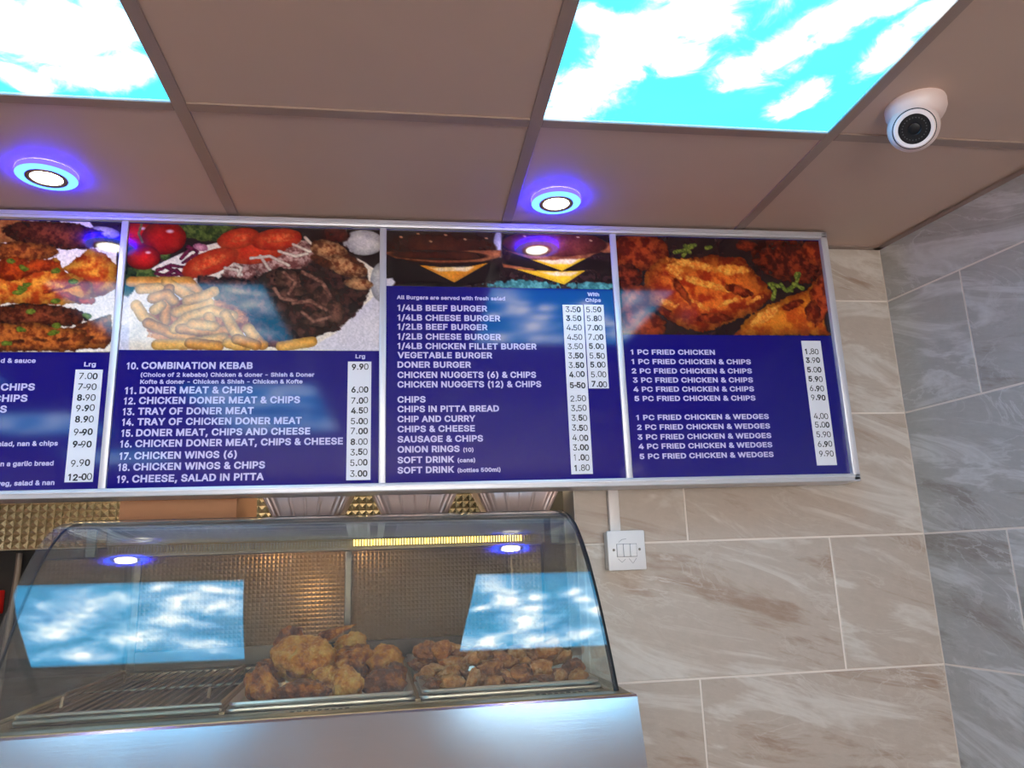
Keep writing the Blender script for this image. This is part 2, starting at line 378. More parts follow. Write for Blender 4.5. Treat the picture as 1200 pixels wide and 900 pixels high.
# letter outlines (1/1000 of the type size): advance, flat x,y list, flat triangle list
GLYPH = {
 ('B', '&'): (448, [197,-37,144,-32,97,-15,58,11,28,46,10,87,4,133,8,171,21,204,40,232,64,257,92,280,122,303,198,359,207,366,216,374,223,381,228,389,231,396,232,404,229,415,224,423,216,428,201,431,191,430,182,426,176,422,171,416,168,409,167,399,168,387,173,376,181,362,193,345,208,326,227,303,487,-23,350,-30,148,212,97,274,77,302,60,332,49,364,45,399,50,438,65,474,89,503,120,526,158,539,200,544,242,539,280,526,311,504,334,475,349,441,354,405,351,376,343,350,330,326,314,305,295,286,275,269,173,194,149,174,135,158,129,145,127,131,129,116,135,104,144,93,157,84,173,79,193,77,216,79,239,87,260,99,279,116,295,137,308,162,316,191,321,254,440,254,435,176,425,135,411,101,395,75,380,56,368,43,354,26,322,-2,282,-22,239,-33,188,352,93,280,262,260,167,189,248,92,401,85,324,1], [11,10,39,39,12,93,93,12,40,5,4,67,67,66,5,6,5,66,7,6,66,66,65,7,8,7,65,40,12,41,38,64,63,0,72,71,0,71,1,70,1,71,25,24,48,1,70,2,70,69,2,3,2,69,69,68,3,4,3,68,67,4,68,8,65,64,9,8,64,64,38,9,10,9,38,39,10,38,12,39,38,12,33,92,32,31,12,31,30,12,41,12,30,42,41,30,30,29,42,43,42,29,29,28,43,44,43,28,45,44,28,28,27,45,46,45,27,27,26,46,47,46,26,26,25,47,25,48,47,16,15,35,35,15,34,14,34,15,91,90,73,90,74,73,61,60,35,22,21,51,51,50,22,23,22,50,49,23,50,87,88,37,87,37,36,86,87,36,36,85,86,96,98,75,86,85,77,82,81,80,74,90,89,76,75,88,88,87,76,87,86,76,86,77,76,35,60,59,16,35,59,59,58,16,17,16,58,58,57,17,18,17,57,57,56,18,19,18,56,56,55,19,55,54,19,20,19,54,54,53,20,53,52,20,21,20,52,51,21,52,91,73,0,72,0,73,75,76,62,76,77,62,77,78,62,78,79,62,38,62,35,12,38,35,35,34,12,33,12,34,13,33,34,34,14,13,23,49,24,48,24,49,32,12,92,33,13,92,83,82,80,61,35,94,84,83,80,78,77,85,35,62,94,79,78,85,38,63,95,62,38,95,11,39,93,79,97,84,62,79,94,75,62,95,98,96,89,74,89,96,75,95,96,84,80,79,85,36,97,79,85,97,37,88,98,88,75,98]),
 ('B', '('): (273, [59,206,62,267,71,329,85,391,103,451,125,506,158,569,282,569,239,474,219,419,203,363,191,308,184,256,181,207,183,164,190,120,201,75,216,26,237,-26,282,-125,158,-126,111,-33,82,46,65,127], [1,0,13,19,18,20,21,20,18,18,17,21,22,21,17,17,16,22,16,15,22,23,22,15,15,14,23,0,23,14,13,0,14,1,13,12,2,1,12,12,11,2,3,2,11,11,10,3,4,3,10,10,9,4,5,4,9,9,8,5,6,5,8,8,7,6]),
 ('B', ')'): (273, [-9,-125,37,-25,58,28,73,77,84,122,90,165,92,207,89,256,82,308,70,363,54,419,34,474,-9,569,115,569,148,506,170,451,188,391,202,329,211,266,214,206,208,126,190,45,162,-34,115,-126], [19,18,6,1,0,23,23,22,1,2,1,22,22,21,2,3,2,21,4,3,21,21,20,4,5,4,20,20,19,5,19,6,5,6,18,7,18,17,7,8,7,17,17,16,8,9,8,16,16,15,9,10,9,15,15,14,10,11,10,14,14,13,11,12,11,13]),
 ('B', ','): (188, [2,-149,42,101,176,101,107,-149], [1,0,3,3,2,1]),
 ('B', '-'): (453, [367,274,367,158,84,158,84,274], [3,2,1,1,0,3]),
 ('B', '.'): (188, [95,-35,66,-29,42,-13,25,12,19,41,25,70,41,95,66,112,95,117,125,112,149,95,166,70,172,41,166,12,149,-13,125,-29], [5,4,6,2,1,0,4,3,2,6,4,2,12,11,10,13,12,14,12,10,8,9,8,10,15,14,0,14,12,0,12,8,0,2,0,8,6,2,8,7,6,8]),
 ('B', '/'): (249, [274,563,94,-106,-25,-106,155,563], [0,3,1,2,1,3]),
 ('B', '0'): (453, [227,-37,165,-28,111,0,70,45,40,103,23,173,18,254,23,335,41,405,70,464,112,509,165,537,227,546,288,537,341,509,383,464,412,405,430,335,435,254,430,173,413,103,383,45,342,0,289,-28,227,80,250,84,270,96,287,119,301,153,311,198,314,254,311,311,301,356,287,390,270,413,250,425,227,429,203,425,184,413,166,390,152,356,143,310,139,254,143,198,152,153,166,119,183,96,203,84], [6,5,43,43,42,6,42,41,6,7,6,41,1,47,2,47,46,2,3,2,46,46,45,3,4,3,45,45,44,4,5,4,44,43,5,44,7,41,40,8,7,40,40,39,8,9,8,39,39,38,9,10,9,38,38,37,10,37,11,10,25,0,23,12,35,13,19,18,29,30,29,18,31,30,18,18,17,31,25,23,22,26,25,22,22,21,26,27,26,21,21,20,27,28,27,20,20,19,28,19,29,28,31,17,32,17,16,32,33,32,16,16,15,33,34,33,15,15,14,34,35,34,14,13,35,14,47,1,0,24,47,0,0,25,24,35,12,36,37,36,12,11,37,12]),
 ('B', '1'): (330, [120,-30,235,-30,235,539,150,539,20,440,20,335,120,395], [0,1,2,0,2,6,6,2,3,6,3,4,6,4,5]),
 ('B', '2'): (453, [34,-30,34,59,212,249,238,277,259,301,273,321,283,339,288,355,290,371,288,389,282,402,273,413,260,422,243,427,224,429,203,427,187,421,175,412,165,399,159,383,154,332,32,332,41,413,60,458,90,495,129,523,175,540,225,546,275,540,320,523,358,496,387,461,405,419,411,373,408,339,399,307,383,275,360,241,329,203,289,159,183,48,183,87,419,87,419,-30,219,87], [20,19,21,22,21,19,19,18,22,23,22,18,18,24,23,27,14,13,14,27,15,1,0,40,40,41,1,41,2,1,24,18,17,25,24,17,17,16,25,26,25,16,16,15,26,15,27,26,12,11,29,28,12,29,37,36,5,6,5,36,36,35,6,7,6,35,35,34,7,8,7,34,34,33,8,9,8,33,33,32,9,32,31,9,10,9,31,31,30,10,11,10,30,29,11,30,40,0,43,43,42,40,40,42,44,41,40,44,2,41,39,39,38,2,3,2,38,4,3,38,38,37,4,37,5,4,12,28,13,27,13,28,39,41,44]),
 ('B', '3'): (453, [218,-37,167,-32,121,-18,79,6,46,39,23,81,7,162,133,162,143,118,150,106,161,95,177,87,196,82,218,80,243,82,263,88,278,98,289,110,296,125,299,145,297,164,290,181,279,195,261,206,236,214,200,218,127,218,127,310,258,460,258,422,40,422,40,539,402,539,402,449,192,227,181,319,268,318,321,304,364,276,396,239,417,194,423,145,416,94,396,50,364,13,322,-15,273,-32,225,422,276,316], [5,4,8,8,7,5,6,5,7,14,13,0,12,0,13,0,12,1,11,1,12,25,24,34,1,11,2,11,10,2,3,2,10,10,9,3,4,3,9,8,4,9,25,34,26,27,26,34,34,35,27,27,35,29,42,41,19,41,40,19,15,46,45,16,15,45,45,44,16,17,16,44,44,43,17,18,17,43,43,42,18,42,19,18,19,40,20,40,39,20,21,20,39,39,38,21,22,21,38,38,37,22,23,22,37,29,36,33,28,29,33,33,32,28,14,0,46,46,15,14,35,34,36,36,29,35,31,30,28,28,32,31,28,30,47,29,28,47,27,29,47,23,37,24,48,34,37,34,24,37,36,34,48,33,36,48]),
 ('B', '4'): (453, [10,75,10,167,230,539,358,536,139,158,139,193,443,193,443,75,252,-30,252,121,252,146,252,348,373,348,373,-30,159,193,252,75,252,193,373,193,373,75], [1,0,4,1,4,5,4,0,9,4,9,10,1,5,2,4,10,14,5,4,14,3,2,5,3,5,14,16,17,11,17,16,10,18,15,8,9,0,15,14,10,16,12,11,17,7,6,18,6,17,18,15,18,9,18,17,10,10,9,18,8,13,18]),
 ('B', '5'): (453, [221,-37,172,-32,127,-16,88,9,58,43,38,84,24,160,146,160,156,119,162,107,173,96,186,88,203,82,221,80,243,83,261,90,276,102,287,119,295,139,298,162,295,186,287,207,275,223,259,236,240,244,217,247,197,245,177,240,160,232,136,215,34,226,69,539,396,539,396,422,177,422,167,331,127,331,140,341,168,353,198,361,230,364,269,360,306,349,339,330,367,306,390,276,407,242,418,204,421,163,415,109,395,61,364,20,324,-11,275,-31,170,354], [36,29,28,5,4,8,8,7,5,6,5,7,29,36,30,31,30,36,0,13,12,0,12,1,12,11,1,35,27,26,26,25,35,38,35,54,1,11,2,11,10,2,3,2,10,10,9,3,4,3,9,8,4,9,27,35,28,36,28,35,37,36,35,35,38,37,38,34,37,36,37,34,31,36,34,40,24,41,15,14,53,48,47,19,15,53,52,16,15,52,52,51,16,17,16,51,51,50,17,18,17,50,50,49,18,49,48,18,48,19,18,19,47,20,47,46,20,21,20,46,46,45,21,22,21,45,45,44,22,44,43,22,23,22,43,43,42,23,24,23,42,41,24,42,33,32,34,53,14,0,13,0,14,24,40,25,35,25,40,39,35,40,31,34,32,35,39,54,34,38,54]),
 ('B', '6'): (453, [226,-37,174,-31,127,-12,88,19,58,60,39,108,33,162,38,205,52,250,76,299,112,357,236,539,370,534,167,231,98,234,130,293,145,310,163,324,185,335,209,342,235,344,286,339,331,321,368,292,396,254,413,208,419,157,413,105,394,58,364,18,325,-12,278,-31,226,79,246,81,263,88,277,100,288,116,295,135,297,157,295,180,288,199,277,214,263,226,246,233,226,235,206,233,189,226,175,214,165,200,158,181,155,158,158,135,165,116,176,100,190,89,206,81,242,343], [50,49,14,15,16,10,6,5,50,50,14,6,7,6,14,8,7,14,9,8,14,14,15,9,15,10,9,47,13,48,55,54,1,13,47,46,46,45,13,1,54,2,54,53,2,3,2,53,53,52,3,4,3,52,52,51,4,5,4,51,50,5,51,14,49,48,48,13,14,15,14,13,16,15,13,13,17,16,10,16,17,17,18,10,18,19,10,32,0,33,33,0,31,31,34,33,42,21,43,27,26,37,38,37,26,39,38,26,26,25,39,25,24,39,40,39,24,24,23,40,34,31,30,35,34,30,30,29,35,36,35,29,29,28,36,28,27,36,27,37,36,40,23,41,23,22,41,42,41,22,21,42,22,11,20,12,55,1,0,0,32,55,20,11,19,10,19,11,44,43,21,56,13,21,13,45,21,45,44,21,17,13,18,13,56,20,20,19,13,19,18,13,12,20,56]),
 ('B', '7'): (453, [51,-29,293,455,293,422,32,422,32,539,421,539,421,441,183,-30,277,422], [0,7,2,1,2,6,6,5,1,6,2,7,4,3,1,1,5,4,1,3,8,2,1,8,0,2,8]),
 ('B', '8'): (453, [226,-37,172,-32,123,-16,81,10,49,45,28,87,22,135,26,173,38,208,57,239,82,265,113,284,123,287,123,247,102,257,68,290,47,333,40,380,46,426,65,466,94,500,132,525,177,541,226,546,275,541,320,525,357,500,387,466,406,426,412,380,405,333,384,290,351,257,330,248,330,287,340,284,370,265,395,239,415,208,427,173,431,135,424,87,403,45,371,10,330,-16,281,-32,226,79,252,82,272,88,287,97,298,108,304,122,306,139,304,157,297,172,285,185,269,196,250,203,226,205,203,203,183,196,167,185,155,172,148,157,146,139,148,122,154,108,164,97,180,88,200,82,226,320,245,322,260,327,272,336,281,346,287,359,289,376,287,392,282,404,273,414,262,422,246,428,226,430,207,428,191,422,179,414,170,404,165,392,163,376,165,359,171,346,179,336,191,327,207,322,89,269,363,269], [11,14,13,14,11,94,11,13,12,5,4,65,6,5,65,65,64,6,7,6,64,64,63,7,8,7,63,9,8,13,13,14,9,14,10,9,94,11,15,16,15,11,11,12,16,93,59,58,58,70,93,69,68,1,84,83,22,1,68,2,68,67,2,3,2,67,67,66,3,4,3,66,65,4,66,8,63,62,13,8,62,62,61,13,61,60,13,60,59,13,59,93,13,12,13,93,93,92,12,92,91,12,91,90,12,90,89,12,16,12,89,89,88,16,17,16,88,88,87,17,18,17,87,19,18,87,87,86,19,20,19,86,86,85,20,21,20,85,85,84,21,84,22,21,46,0,47,47,0,45,48,47,45,81,80,24,23,81,24,34,33,35,35,33,32,43,42,50,51,50,42,42,41,51,41,40,51,52,51,40,40,39,52,53,52,39,39,38,53,38,37,33,32,33,37,36,32,37,35,32,95,31,30,35,34,35,30,48,45,44,49,48,44,44,43,49,43,50,49,53,38,54,38,33,54,55,54,33,56,55,33,57,56,33,71,57,33,33,34,71,72,71,34,73,72,34,74,73,34,75,74,34,34,30,75,76,75,30,30,29,76,77,76,29,29,28,77,28,27,77,78,77,27,27,26,78,79,78,26,26,25,79,80,79,25,24,80,25,69,1,0,0,46,69,57,71,58,70,58,71,81,23,82,83,82,23,22,83,23,10,14,94,32,36,95,31,35,95]),
 ('B', '9'): (453, [226,546,278,539,325,520,365,489,394,449,413,400,419,347,414,303,401,259,376,209,340,152,216,-30,82,-25,286,278,355,274,323,216,308,199,289,185,268,174,244,167,217,164,167,170,122,188,85,216,56,254,39,300,33,352,39,404,58,451,88,491,128,521,174,540,226,430,207,427,190,420,176,409,165,393,158,374,155,352,158,329,165,310,176,294,190,283,206,276,226,274,246,276,263,283,277,294,288,309,295,328,297,350,295,374,288,393,277,409,263,420,246,427,210,165], [24,23,40,40,39,24,25,24,39,26,25,39,39,38,26,38,37,26,27,26,37,32,0,33,42,21,43,31,34,33,33,0,31,11,20,12,21,42,22,42,41,22,23,22,41,40,23,41,27,37,36,28,27,36,29,28,36,36,35,29,30,29,35,35,34,30,34,31,30,47,13,48,46,45,13,13,47,46,55,54,1,10,15,16,50,49,14,15,10,9,14,15,9,9,8,14,8,7,14,7,6,14,50,14,6,6,5,50,18,19,10,17,18,10,10,16,17,13,17,16,16,15,13,15,14,13,48,13,14,14,49,48,50,5,51,5,4,51,52,51,4,4,3,52,53,52,3,3,2,53,54,53,2,1,54,2,10,19,11,20,11,19,0,32,55,55,1,0,44,43,21,56,13,21,13,45,21,45,44,21,17,13,18,13,56,20,20,19,13,19,18,13,12,20,56]),
 ('B', 'A'): (480, [-26,-30,180,539,297,539,506,-30,374,-30,259,293,248,324,235,363,221,411,192,508,285,508,256,410,241,362,229,323,219,293,106,-30,80,112,80,229,400,229,400,112,239,353,197,229,282,229,323,112,156,112], [16,0,15,0,16,17,17,1,0,8,13,7,24,21,16,14,13,17,13,8,17,8,9,17,1,17,9,12,6,11,18,19,3,3,19,4,18,3,2,6,5,18,11,6,18,10,11,18,18,2,10,22,23,19,12,7,20,12,11,7,8,7,11,11,10,8,9,8,10,1,9,10,10,2,1,7,13,20,6,12,20,21,24,22,14,17,21,17,16,21,18,5,22,19,18,22,4,19,23,23,22,24,16,15,24]),
 ('B', 'B'): (456, [30,-30,30,539,242,539,296,534,343,518,380,491,407,457,423,417,428,374,425,338,414,306,396,281,374,261,349,247,345,246,345,287,349,286,380,271,407,248,429,218,443,180,448,136,443,92,426,51,398,16,357,-10,307,-25,248,-30,155,87,243,87,287,92,310,103,321,118,325,138,323,153,317,168,306,181,292,191,272,198,247,201,155,201,155,315,236,315,258,318,275,323,288,332,298,343,304,356,306,371,302,391,292,406,273,417,238,422,155,422,382,269], [0,28,40,1,0,40,40,41,1,41,53,1,39,43,42,28,0,27,27,29,28,39,42,40,41,40,42,52,2,53,1,53,2,26,30,27,29,27,30,43,39,38,2,52,51,51,3,2,15,14,13,16,15,13,13,12,16,12,17,16,13,14,35,31,25,24,24,23,31,32,31,23,23,22,32,33,32,22,22,21,33,21,20,33,34,33,20,20,19,34,35,34,19,13,35,19,19,18,13,12,13,18,17,12,54,16,17,11,11,10,16,10,9,16,30,26,25,25,31,30,35,14,36,37,36,14,38,37,14,43,38,14,44,43,14,14,15,44,45,44,15,46,45,15,47,46,15,15,16,47,16,9,47,48,47,9,9,8,48,8,7,48,49,48,7,7,6,49,50,49,6,6,5,50,5,4,50,51,50,4,3,51,4,12,18,54,11,17,54]),
 ('B', 'C'): (510, [267,-37,197,-28,134,-1,82,43,43,102,18,173,10,254,18,336,43,407,82,465,134,509,197,537,267,546,309,542,350,533,387,517,421,495,450,467,474,434,492,396,512,318,386,318,373,361,364,378,353,392,339,404,324,413,307,420,288,424,268,426,231,421,200,407,173,384,152,351,138,308,134,254,138,200,152,158,174,125,200,102,231,88,268,83,287,84,306,89,324,96,340,105,353,117,364,131,373,147,386,190,511,190,492,113,474,75,450,42,421,14,387,-8,350,-24,310,-34], [5,4,37,37,36,5,6,5,36,36,35,6,35,34,6,7,6,34,34,33,7,8,7,33,31,30,11,0,41,40,41,0,42,29,28,12,0,40,1,39,1,40,29,12,30,11,30,12,1,39,2,3,2,39,39,38,3,4,3,38,37,4,38,8,33,32,9,8,32,32,31,9,10,9,31,31,11,10,27,26,14,13,27,14,52,51,48,49,48,51,51,50,49,20,19,21,44,56,55,45,44,55,55,54,45,46,45,54,54,53,46,47,46,53,53,52,47,52,48,47,21,19,22,19,18,22,23,22,18,18,17,23,24,23,17,17,16,24,25,24,16,16,15,25,26,25,15,14,26,15,42,0,57,43,42,57,57,56,43,56,44,43,27,13,28,12,28,13]),
 ('B', 'D'): (502, [220,-30,66,-30,66,87,213,87,265,92,303,107,331,130,352,162,364,204,369,255,365,306,352,348,332,379,304,402,268,416,219,422,63,422,63,539,227,539,302,530,368,505,421,462,461,405,484,335,492,255,484,175,460,105,421,47,366,4,298,-22,155,539,155,-30,30,-30,30,539,155,422,155,87], [33,32,16,16,17,33,2,1,31,1,2,32,16,32,2,17,16,30,29,5,4,29,4,0,3,0,4,18,15,14,14,19,18,0,3,31,2,31,35,16,2,34,30,16,34,15,18,30,6,28,27,27,26,6,7,6,26,26,25,7,8,7,25,25,24,8,24,9,8,9,24,10,24,23,10,11,10,23,23,22,11,12,11,22,22,21,12,21,20,12,13,12,20,5,29,28,28,6,5,19,14,13,13,20,19,15,30,34,2,35,34,31,3,35]),
 ('B', 'E'): (419, [30,-30,30,539,402,539,402,422,155,422,155,316,385,316,385,199,155,199,155,87,405,87,405,-30], [0,9,8,1,0,8,8,5,1,5,4,1,9,0,11,11,10,9,5,8,7,7,6,5,3,2,4,1,4,2]),
 ('B', 'F'): (410, [30,-30,30,539,399,539,399,422,155,422,155,308,376,308,376,191,155,191,155,-30], [9,8,0,8,5,0,1,0,5,3,2,4,5,8,7,7,6,5,1,5,4,4,2,1]),
 ('B', 'G'): (520, [268,-37,197,-28,133,-1,81,44,42,102,18,173,10,254,18,335,42,406,81,465,133,509,195,537,264,546,309,542,350,532,388,515,422,493,451,465,475,432,493,395,513,319,387,319,372,359,362,377,351,391,338,403,323,413,306,420,287,424,266,426,230,421,200,407,173,384,152,351,138,308,134,254,138,201,152,158,174,125,200,102,232,88,269,83,302,87,330,98,352,115,370,138,381,167,388,238,439,229,253,169,253,286,508,286,508,198,501,134,477,76,440,28,391,-8,333,-30,386,211], [5,4,37,37,36,5,6,5,36,36,35,6,35,34,6,7,6,34,34,33,7,8,7,33,31,30,11,0,41,40,29,28,12,0,40,1,39,1,40,29,12,30,11,30,12,1,39,2,39,38,2,3,2,38,4,3,38,37,4,38,8,33,32,9,8,32,10,9,32,32,31,10,31,11,10,57,43,42,27,26,14,13,27,14,53,52,48,52,51,48,20,19,21,43,57,56,44,43,56,56,55,44,55,54,44,45,44,54,54,53,45,46,45,53,53,48,46,48,47,58,21,19,22,19,18,22,23,22,18,18,17,23,24,23,17,17,16,24,25,24,16,16,15,25,26,25,15,14,26,15,57,42,0,41,0,42,58,47,49,50,49,47,47,48,51,27,13,28,12,28,13,46,48,58,50,47,51]),
 ('B', 'H'): (517, [30,-30,30,539,155,539,155,319,362,319,362,539,487,539,487,-30,362,-30,362,202,155,202,155,-30], [0,11,10,1,0,10,10,3,1,3,2,1,9,8,7,7,6,9,4,9,6,6,5,4,3,10,9,9,4,3]),
 ('B', 'I'): (165, [25,-30,140,-30,140,539,25,539], [0,1,2,0,2,3]),
 ('B', 'K'): (467, [84,95,74,226,98,257,116,280,134,302,152,323,171,344,190,365,350,539,498,530,243,245,239,245,30,-30,30,539,155,539,155,334,154,225,155,194,155,-30,357,-30,150,260,229,359,497,-25,155,326,155,163,193,200,154,255,154,265,280,286], [0,1,12,13,12,1,1,2,13,4,3,20,4,20,5,0,12,18,2,1,16,16,20,2,20,3,2,13,2,3,3,4,13,7,6,21,7,21,8,19,22,10,10,22,28,17,0,24,11,10,21,10,28,21,9,8,21,1,0,17,16,1,17,5,20,23,5,23,15,4,5,15,13,4,15,15,14,13,10,11,25,0,18,24,26,27,20,27,26,11,19,10,25,17,24,25,26,16,25,16,17,25,25,11,26,20,16,26,23,20,27,6,23,27,21,6,27,11,21,27,9,21,28]),
 ('B', 'L'): (393, [30,-30,30,539,155,539,155,87,391,87,391,-30], [1,0,3,3,0,5,5,4,3,1,3,2]),
 ('B', 'M'): (628, [30,-30,30,539,172,539,305,198,310,185,316,168,328,132,334,112,340,92,362,19,266,19,289,92,301,130,314,168,319,184,324,198,456,539,598,539,598,-30,474,-30,474,291,474,327,475,369,476,414,478,487,554,487,534,424,526,400,510,353,503,331,496,311,484,280,362,-30,266,-30,142,280,137,294,131,311,117,351,109,374,101,398,92,423,70,487,148,487,150,417,151,372,152,329,152,291,152,-30,315,171,474,256,152,256], [38,39,0,1,0,39,39,40,1,41,1,40,34,35,0,35,36,0,36,37,0,38,0,37,39,38,43,40,39,43,43,42,40,41,40,42,13,4,12,4,3,12,45,46,3,44,45,3,34,0,47,46,34,50,35,34,46,36,35,46,46,45,36,37,36,45,45,44,37,38,37,44,43,38,44,42,43,2,41,42,2,1,41,2,14,5,6,15,14,6,20,21,15,27,28,18,18,17,27,26,27,17,17,25,26,30,31,18,29,30,18,18,28,29,22,29,28,28,27,22,23,22,27,27,26,23,24,23,26,26,25,24,18,31,19,31,20,49,31,30,20,21,20,30,30,29,21,29,22,21,15,21,22,23,24,16,24,25,16,25,17,16,10,33,32,32,9,10,11,10,9,9,8,11,8,7,11,12,11,7,7,6,12,13,12,6,6,5,13,13,5,48,5,14,48,22,23,15,44,3,43,2,43,3,4,13,48,23,16,15,15,6,20,49,20,8,7,8,20,6,7,20,19,31,49,9,32,49,8,9,49,34,47,50,33,10,50,3,46,50,12,3,50,11,12,50,10,11,50]),
 ('B', 'N'): (523, [30,-30,30,539,153,539,368,199,378,184,389,166,401,145,414,121,427,95,459,32,378,19,372,79,371,107,370,133,369,157,369,195,369,539,493,539,493,-30,370,-30,177,274,164,294,152,315,138,339,122,366,60,475,148,488,152,385,153,355,154,329,155,307,155,291,155,-30,369,198,155,310], [24,25,0,1,0,25,25,24,27,27,26,25,29,22,34,21,20,29,28,29,20,0,32,31,24,0,31,23,24,31,22,23,31,31,30,22,23,22,29,29,28,23,24,23,28,27,24,28,25,26,2,1,25,2,9,18,17,9,17,8,7,8,17,9,8,10,7,17,6,5,6,17,4,5,17,18,9,19,9,10,19,10,8,11,12,11,8,8,7,12,13,12,7,7,6,13,14,13,6,6,5,14,5,4,14,15,14,4,15,4,33,4,17,33,19,10,11,13,14,20,14,15,20,15,3,20,28,20,3,27,28,3,2,26,3,26,27,3,3,15,33,17,16,33,12,13,20,20,19,11,11,12,20,22,30,34,21,29,34]),
 ('B', 'O'): (533, [267,-37,197,-28,134,-1,82,43,43,102,18,173,10,254,18,336,43,407,82,465,134,509,197,537,267,546,337,537,400,509,452,465,491,407,515,335,523,254,515,173,491,102,452,43,400,-1,337,-28,267,83,302,88,333,102,360,124,381,157,395,200,400,254,395,308,381,352,360,384,333,407,302,421,267,426,232,421,200,407,174,384,153,351,138,308,134,254,138,200,153,157,174,125,200,102,232,88], [6,5,43,43,42,6,42,41,6,7,6,41,0,47,1,47,46,1,38,37,11,37,12,11,1,46,2,46,45,2,3,2,45,4,3,45,45,44,4,5,4,44,43,5,44,7,41,40,8,7,40,40,39,8,9,8,39,10,9,39,39,38,10,38,11,10,26,25,23,35,34,13,19,18,29,30,29,18,31,30,18,18,17,31,26,23,22,27,26,22,22,21,27,21,20,27,28,27,20,20,19,28,19,29,28,31,17,32,17,16,32,33,32,16,16,15,33,15,14,33,34,33,14,13,34,14,23,25,0,25,24,0,47,0,24,12,37,36,36,35,12,35,13,12]),
 ('B', 'P'): (445, [30,-30,30,539,237,539,296,533,347,514,387,484,416,444,433,398,439,348,433,297,416,251,388,211,347,181,296,162,237,156,79,156,79,272,231,272,262,275,283,283,296,293,306,307,312,325,314,348,312,370,306,388,296,401,283,412,262,419,231,422,155,422,155,-30,155,272,155,156], [15,16,0,1,0,16,15,0,31,16,15,33,16,32,30,1,16,30,18,14,13,13,19,18,27,3,28,2,28,3,15,31,33,14,18,17,28,2,29,30,29,2,1,30,2,12,11,20,21,20,11,11,10,21,10,9,21,22,21,9,9,8,22,23,22,8,24,23,8,8,7,24,25,24,7,7,6,25,6,5,25,26,25,5,4,26,5,19,13,12,12,20,19,26,4,27,3,27,4,14,17,33,17,32,33,32,16,33]),
 ('B', 'R'): (449, [30,-30,30,539,237,539,296,533,347,515,388,486,417,448,434,402,440,352,434,302,417,257,387,218,346,190,296,173,237,168,66,168,66,285,232,285,264,288,285,294,298,303,307,315,313,331,315,352,313,374,307,391,298,403,284,412,263,419,232,422,155,422,155,-30,335,-30,183,257,321,259,475,-28,155,285,155,168,231,168,355,196], [15,16,0,1,0,16,15,0,31,16,15,37,1,16,30,27,3,28,2,28,3,15,31,37,14,13,34,28,2,29,30,29,2,1,30,2,21,20,34,12,32,35,12,35,39,34,12,39,11,10,34,10,9,34,21,34,9,22,21,9,9,8,22,23,22,8,24,23,8,8,7,24,25,24,7,7,6,25,6,5,25,32,14,38,13,14,32,32,12,13,12,34,13,19,18,34,34,20,19,25,5,26,5,4,26,27,26,4,3,27,4,30,16,36,14,33,38,33,17,36,36,37,33,36,16,37,33,37,38,18,17,34,17,33,34,33,14,34,11,34,39]),
 ('B', 'S'): (447, [224,-39,166,-34,115,-18,72,7,39,43,17,86,2,167,129,167,139,121,147,107,159,96,177,87,199,81,224,79,251,82,275,88,293,98,305,110,313,124,315,139,313,151,308,160,299,168,283,177,262,186,236,193,174,211,114,234,65,268,32,314,22,372,29,422,50,465,83,500,125,525,174,541,227,546,281,541,329,525,370,500,402,466,423,425,437,348,315,348,300,396,284,412,259,424,224,428,200,426,179,420,164,411,153,400,147,389,145,376,148,363,154,354,165,344,182,335,201,328,221,322,272,308,297,301,323,291,350,278,377,262,401,240,421,212,434,178,439,138,432,90,412,47,379,10,336,-17,284,-34], [4,3,9,9,8,4,5,4,8,8,7,5,6,5,7,31,30,53,53,52,31,32,31,52,0,13,12,0,12,1,12,11,1,59,58,26,58,57,26,49,48,35,1,11,2,11,10,2,3,2,10,9,3,10,26,57,27,57,56,27,28,27,56,56,55,28,55,54,28,29,28,54,30,29,54,53,30,54,32,52,51,33,32,51,51,50,33,34,33,50,50,49,34,49,35,34,24,60,25,15,14,73,60,24,61,69,68,19,68,67,19,20,19,67,67,66,20,42,41,43,15,73,72,16,15,72,72,71,16,17,16,71,71,70,17,18,17,70,70,69,18,69,19,18,20,66,21,66,65,21,65,64,21,22,21,64,64,63,22,23,22,63,63,62,23,24,23,62,61,24,62,43,41,44,41,40,44,40,39,44,45,44,39,39,38,45,46,45,38,37,46,38,73,14,0,13,0,14,59,26,25,25,60,59,46,37,47,37,36,47,48,47,36,35,48,36]),
 ('B', 'T'): (449, [2,422,2,539,447,539,447,422,287,422,287,-30,163,-30,163,422], [1,0,7,3,2,4,5,4,6,7,6,4,4,2,7,1,7,2]),
 ('B', 'U'): (517, [259,-38,196,-32,140,-11,94,21,59,64,37,116,30,171,30,539,154,539,154,180,158,151,167,128,182,109,201,95,227,85,259,82,291,85,316,95,336,109,350,128,359,151,363,180,363,539,487,539,487,171,480,116,459,64,424,21,377,-11,322,-32], [7,6,9,0,14,1,13,1,14,1,13,2,13,12,2,3,2,12,12,11,3,4,3,11,5,4,11,11,10,5,6,5,10,9,6,10,7,9,8,17,16,29,24,23,21,22,21,23,17,29,28,18,17,28,28,27,18,19,18,27,27,26,19,26,25,19,20,19,25,25,24,20,24,21,20,29,16,0,16,15,0,14,0,15]),
 ('B', 'V'): (480, [183,-30,-27,539,105,539,221,216,231,186,244,147,259,98,288,1,194,1,223,99,238,147,251,186,261,216,373,539,506,539,299,-30,241,155], [0,8,1,10,4,9,3,9,4,9,3,8,1,8,3,2,1,3,11,5,6,6,12,11,7,15,14,12,6,7,7,14,12,14,13,12,8,0,15,15,7,8,7,6,8,9,8,6,6,5,9,10,9,5,10,5,16,5,11,16,4,10,16]),
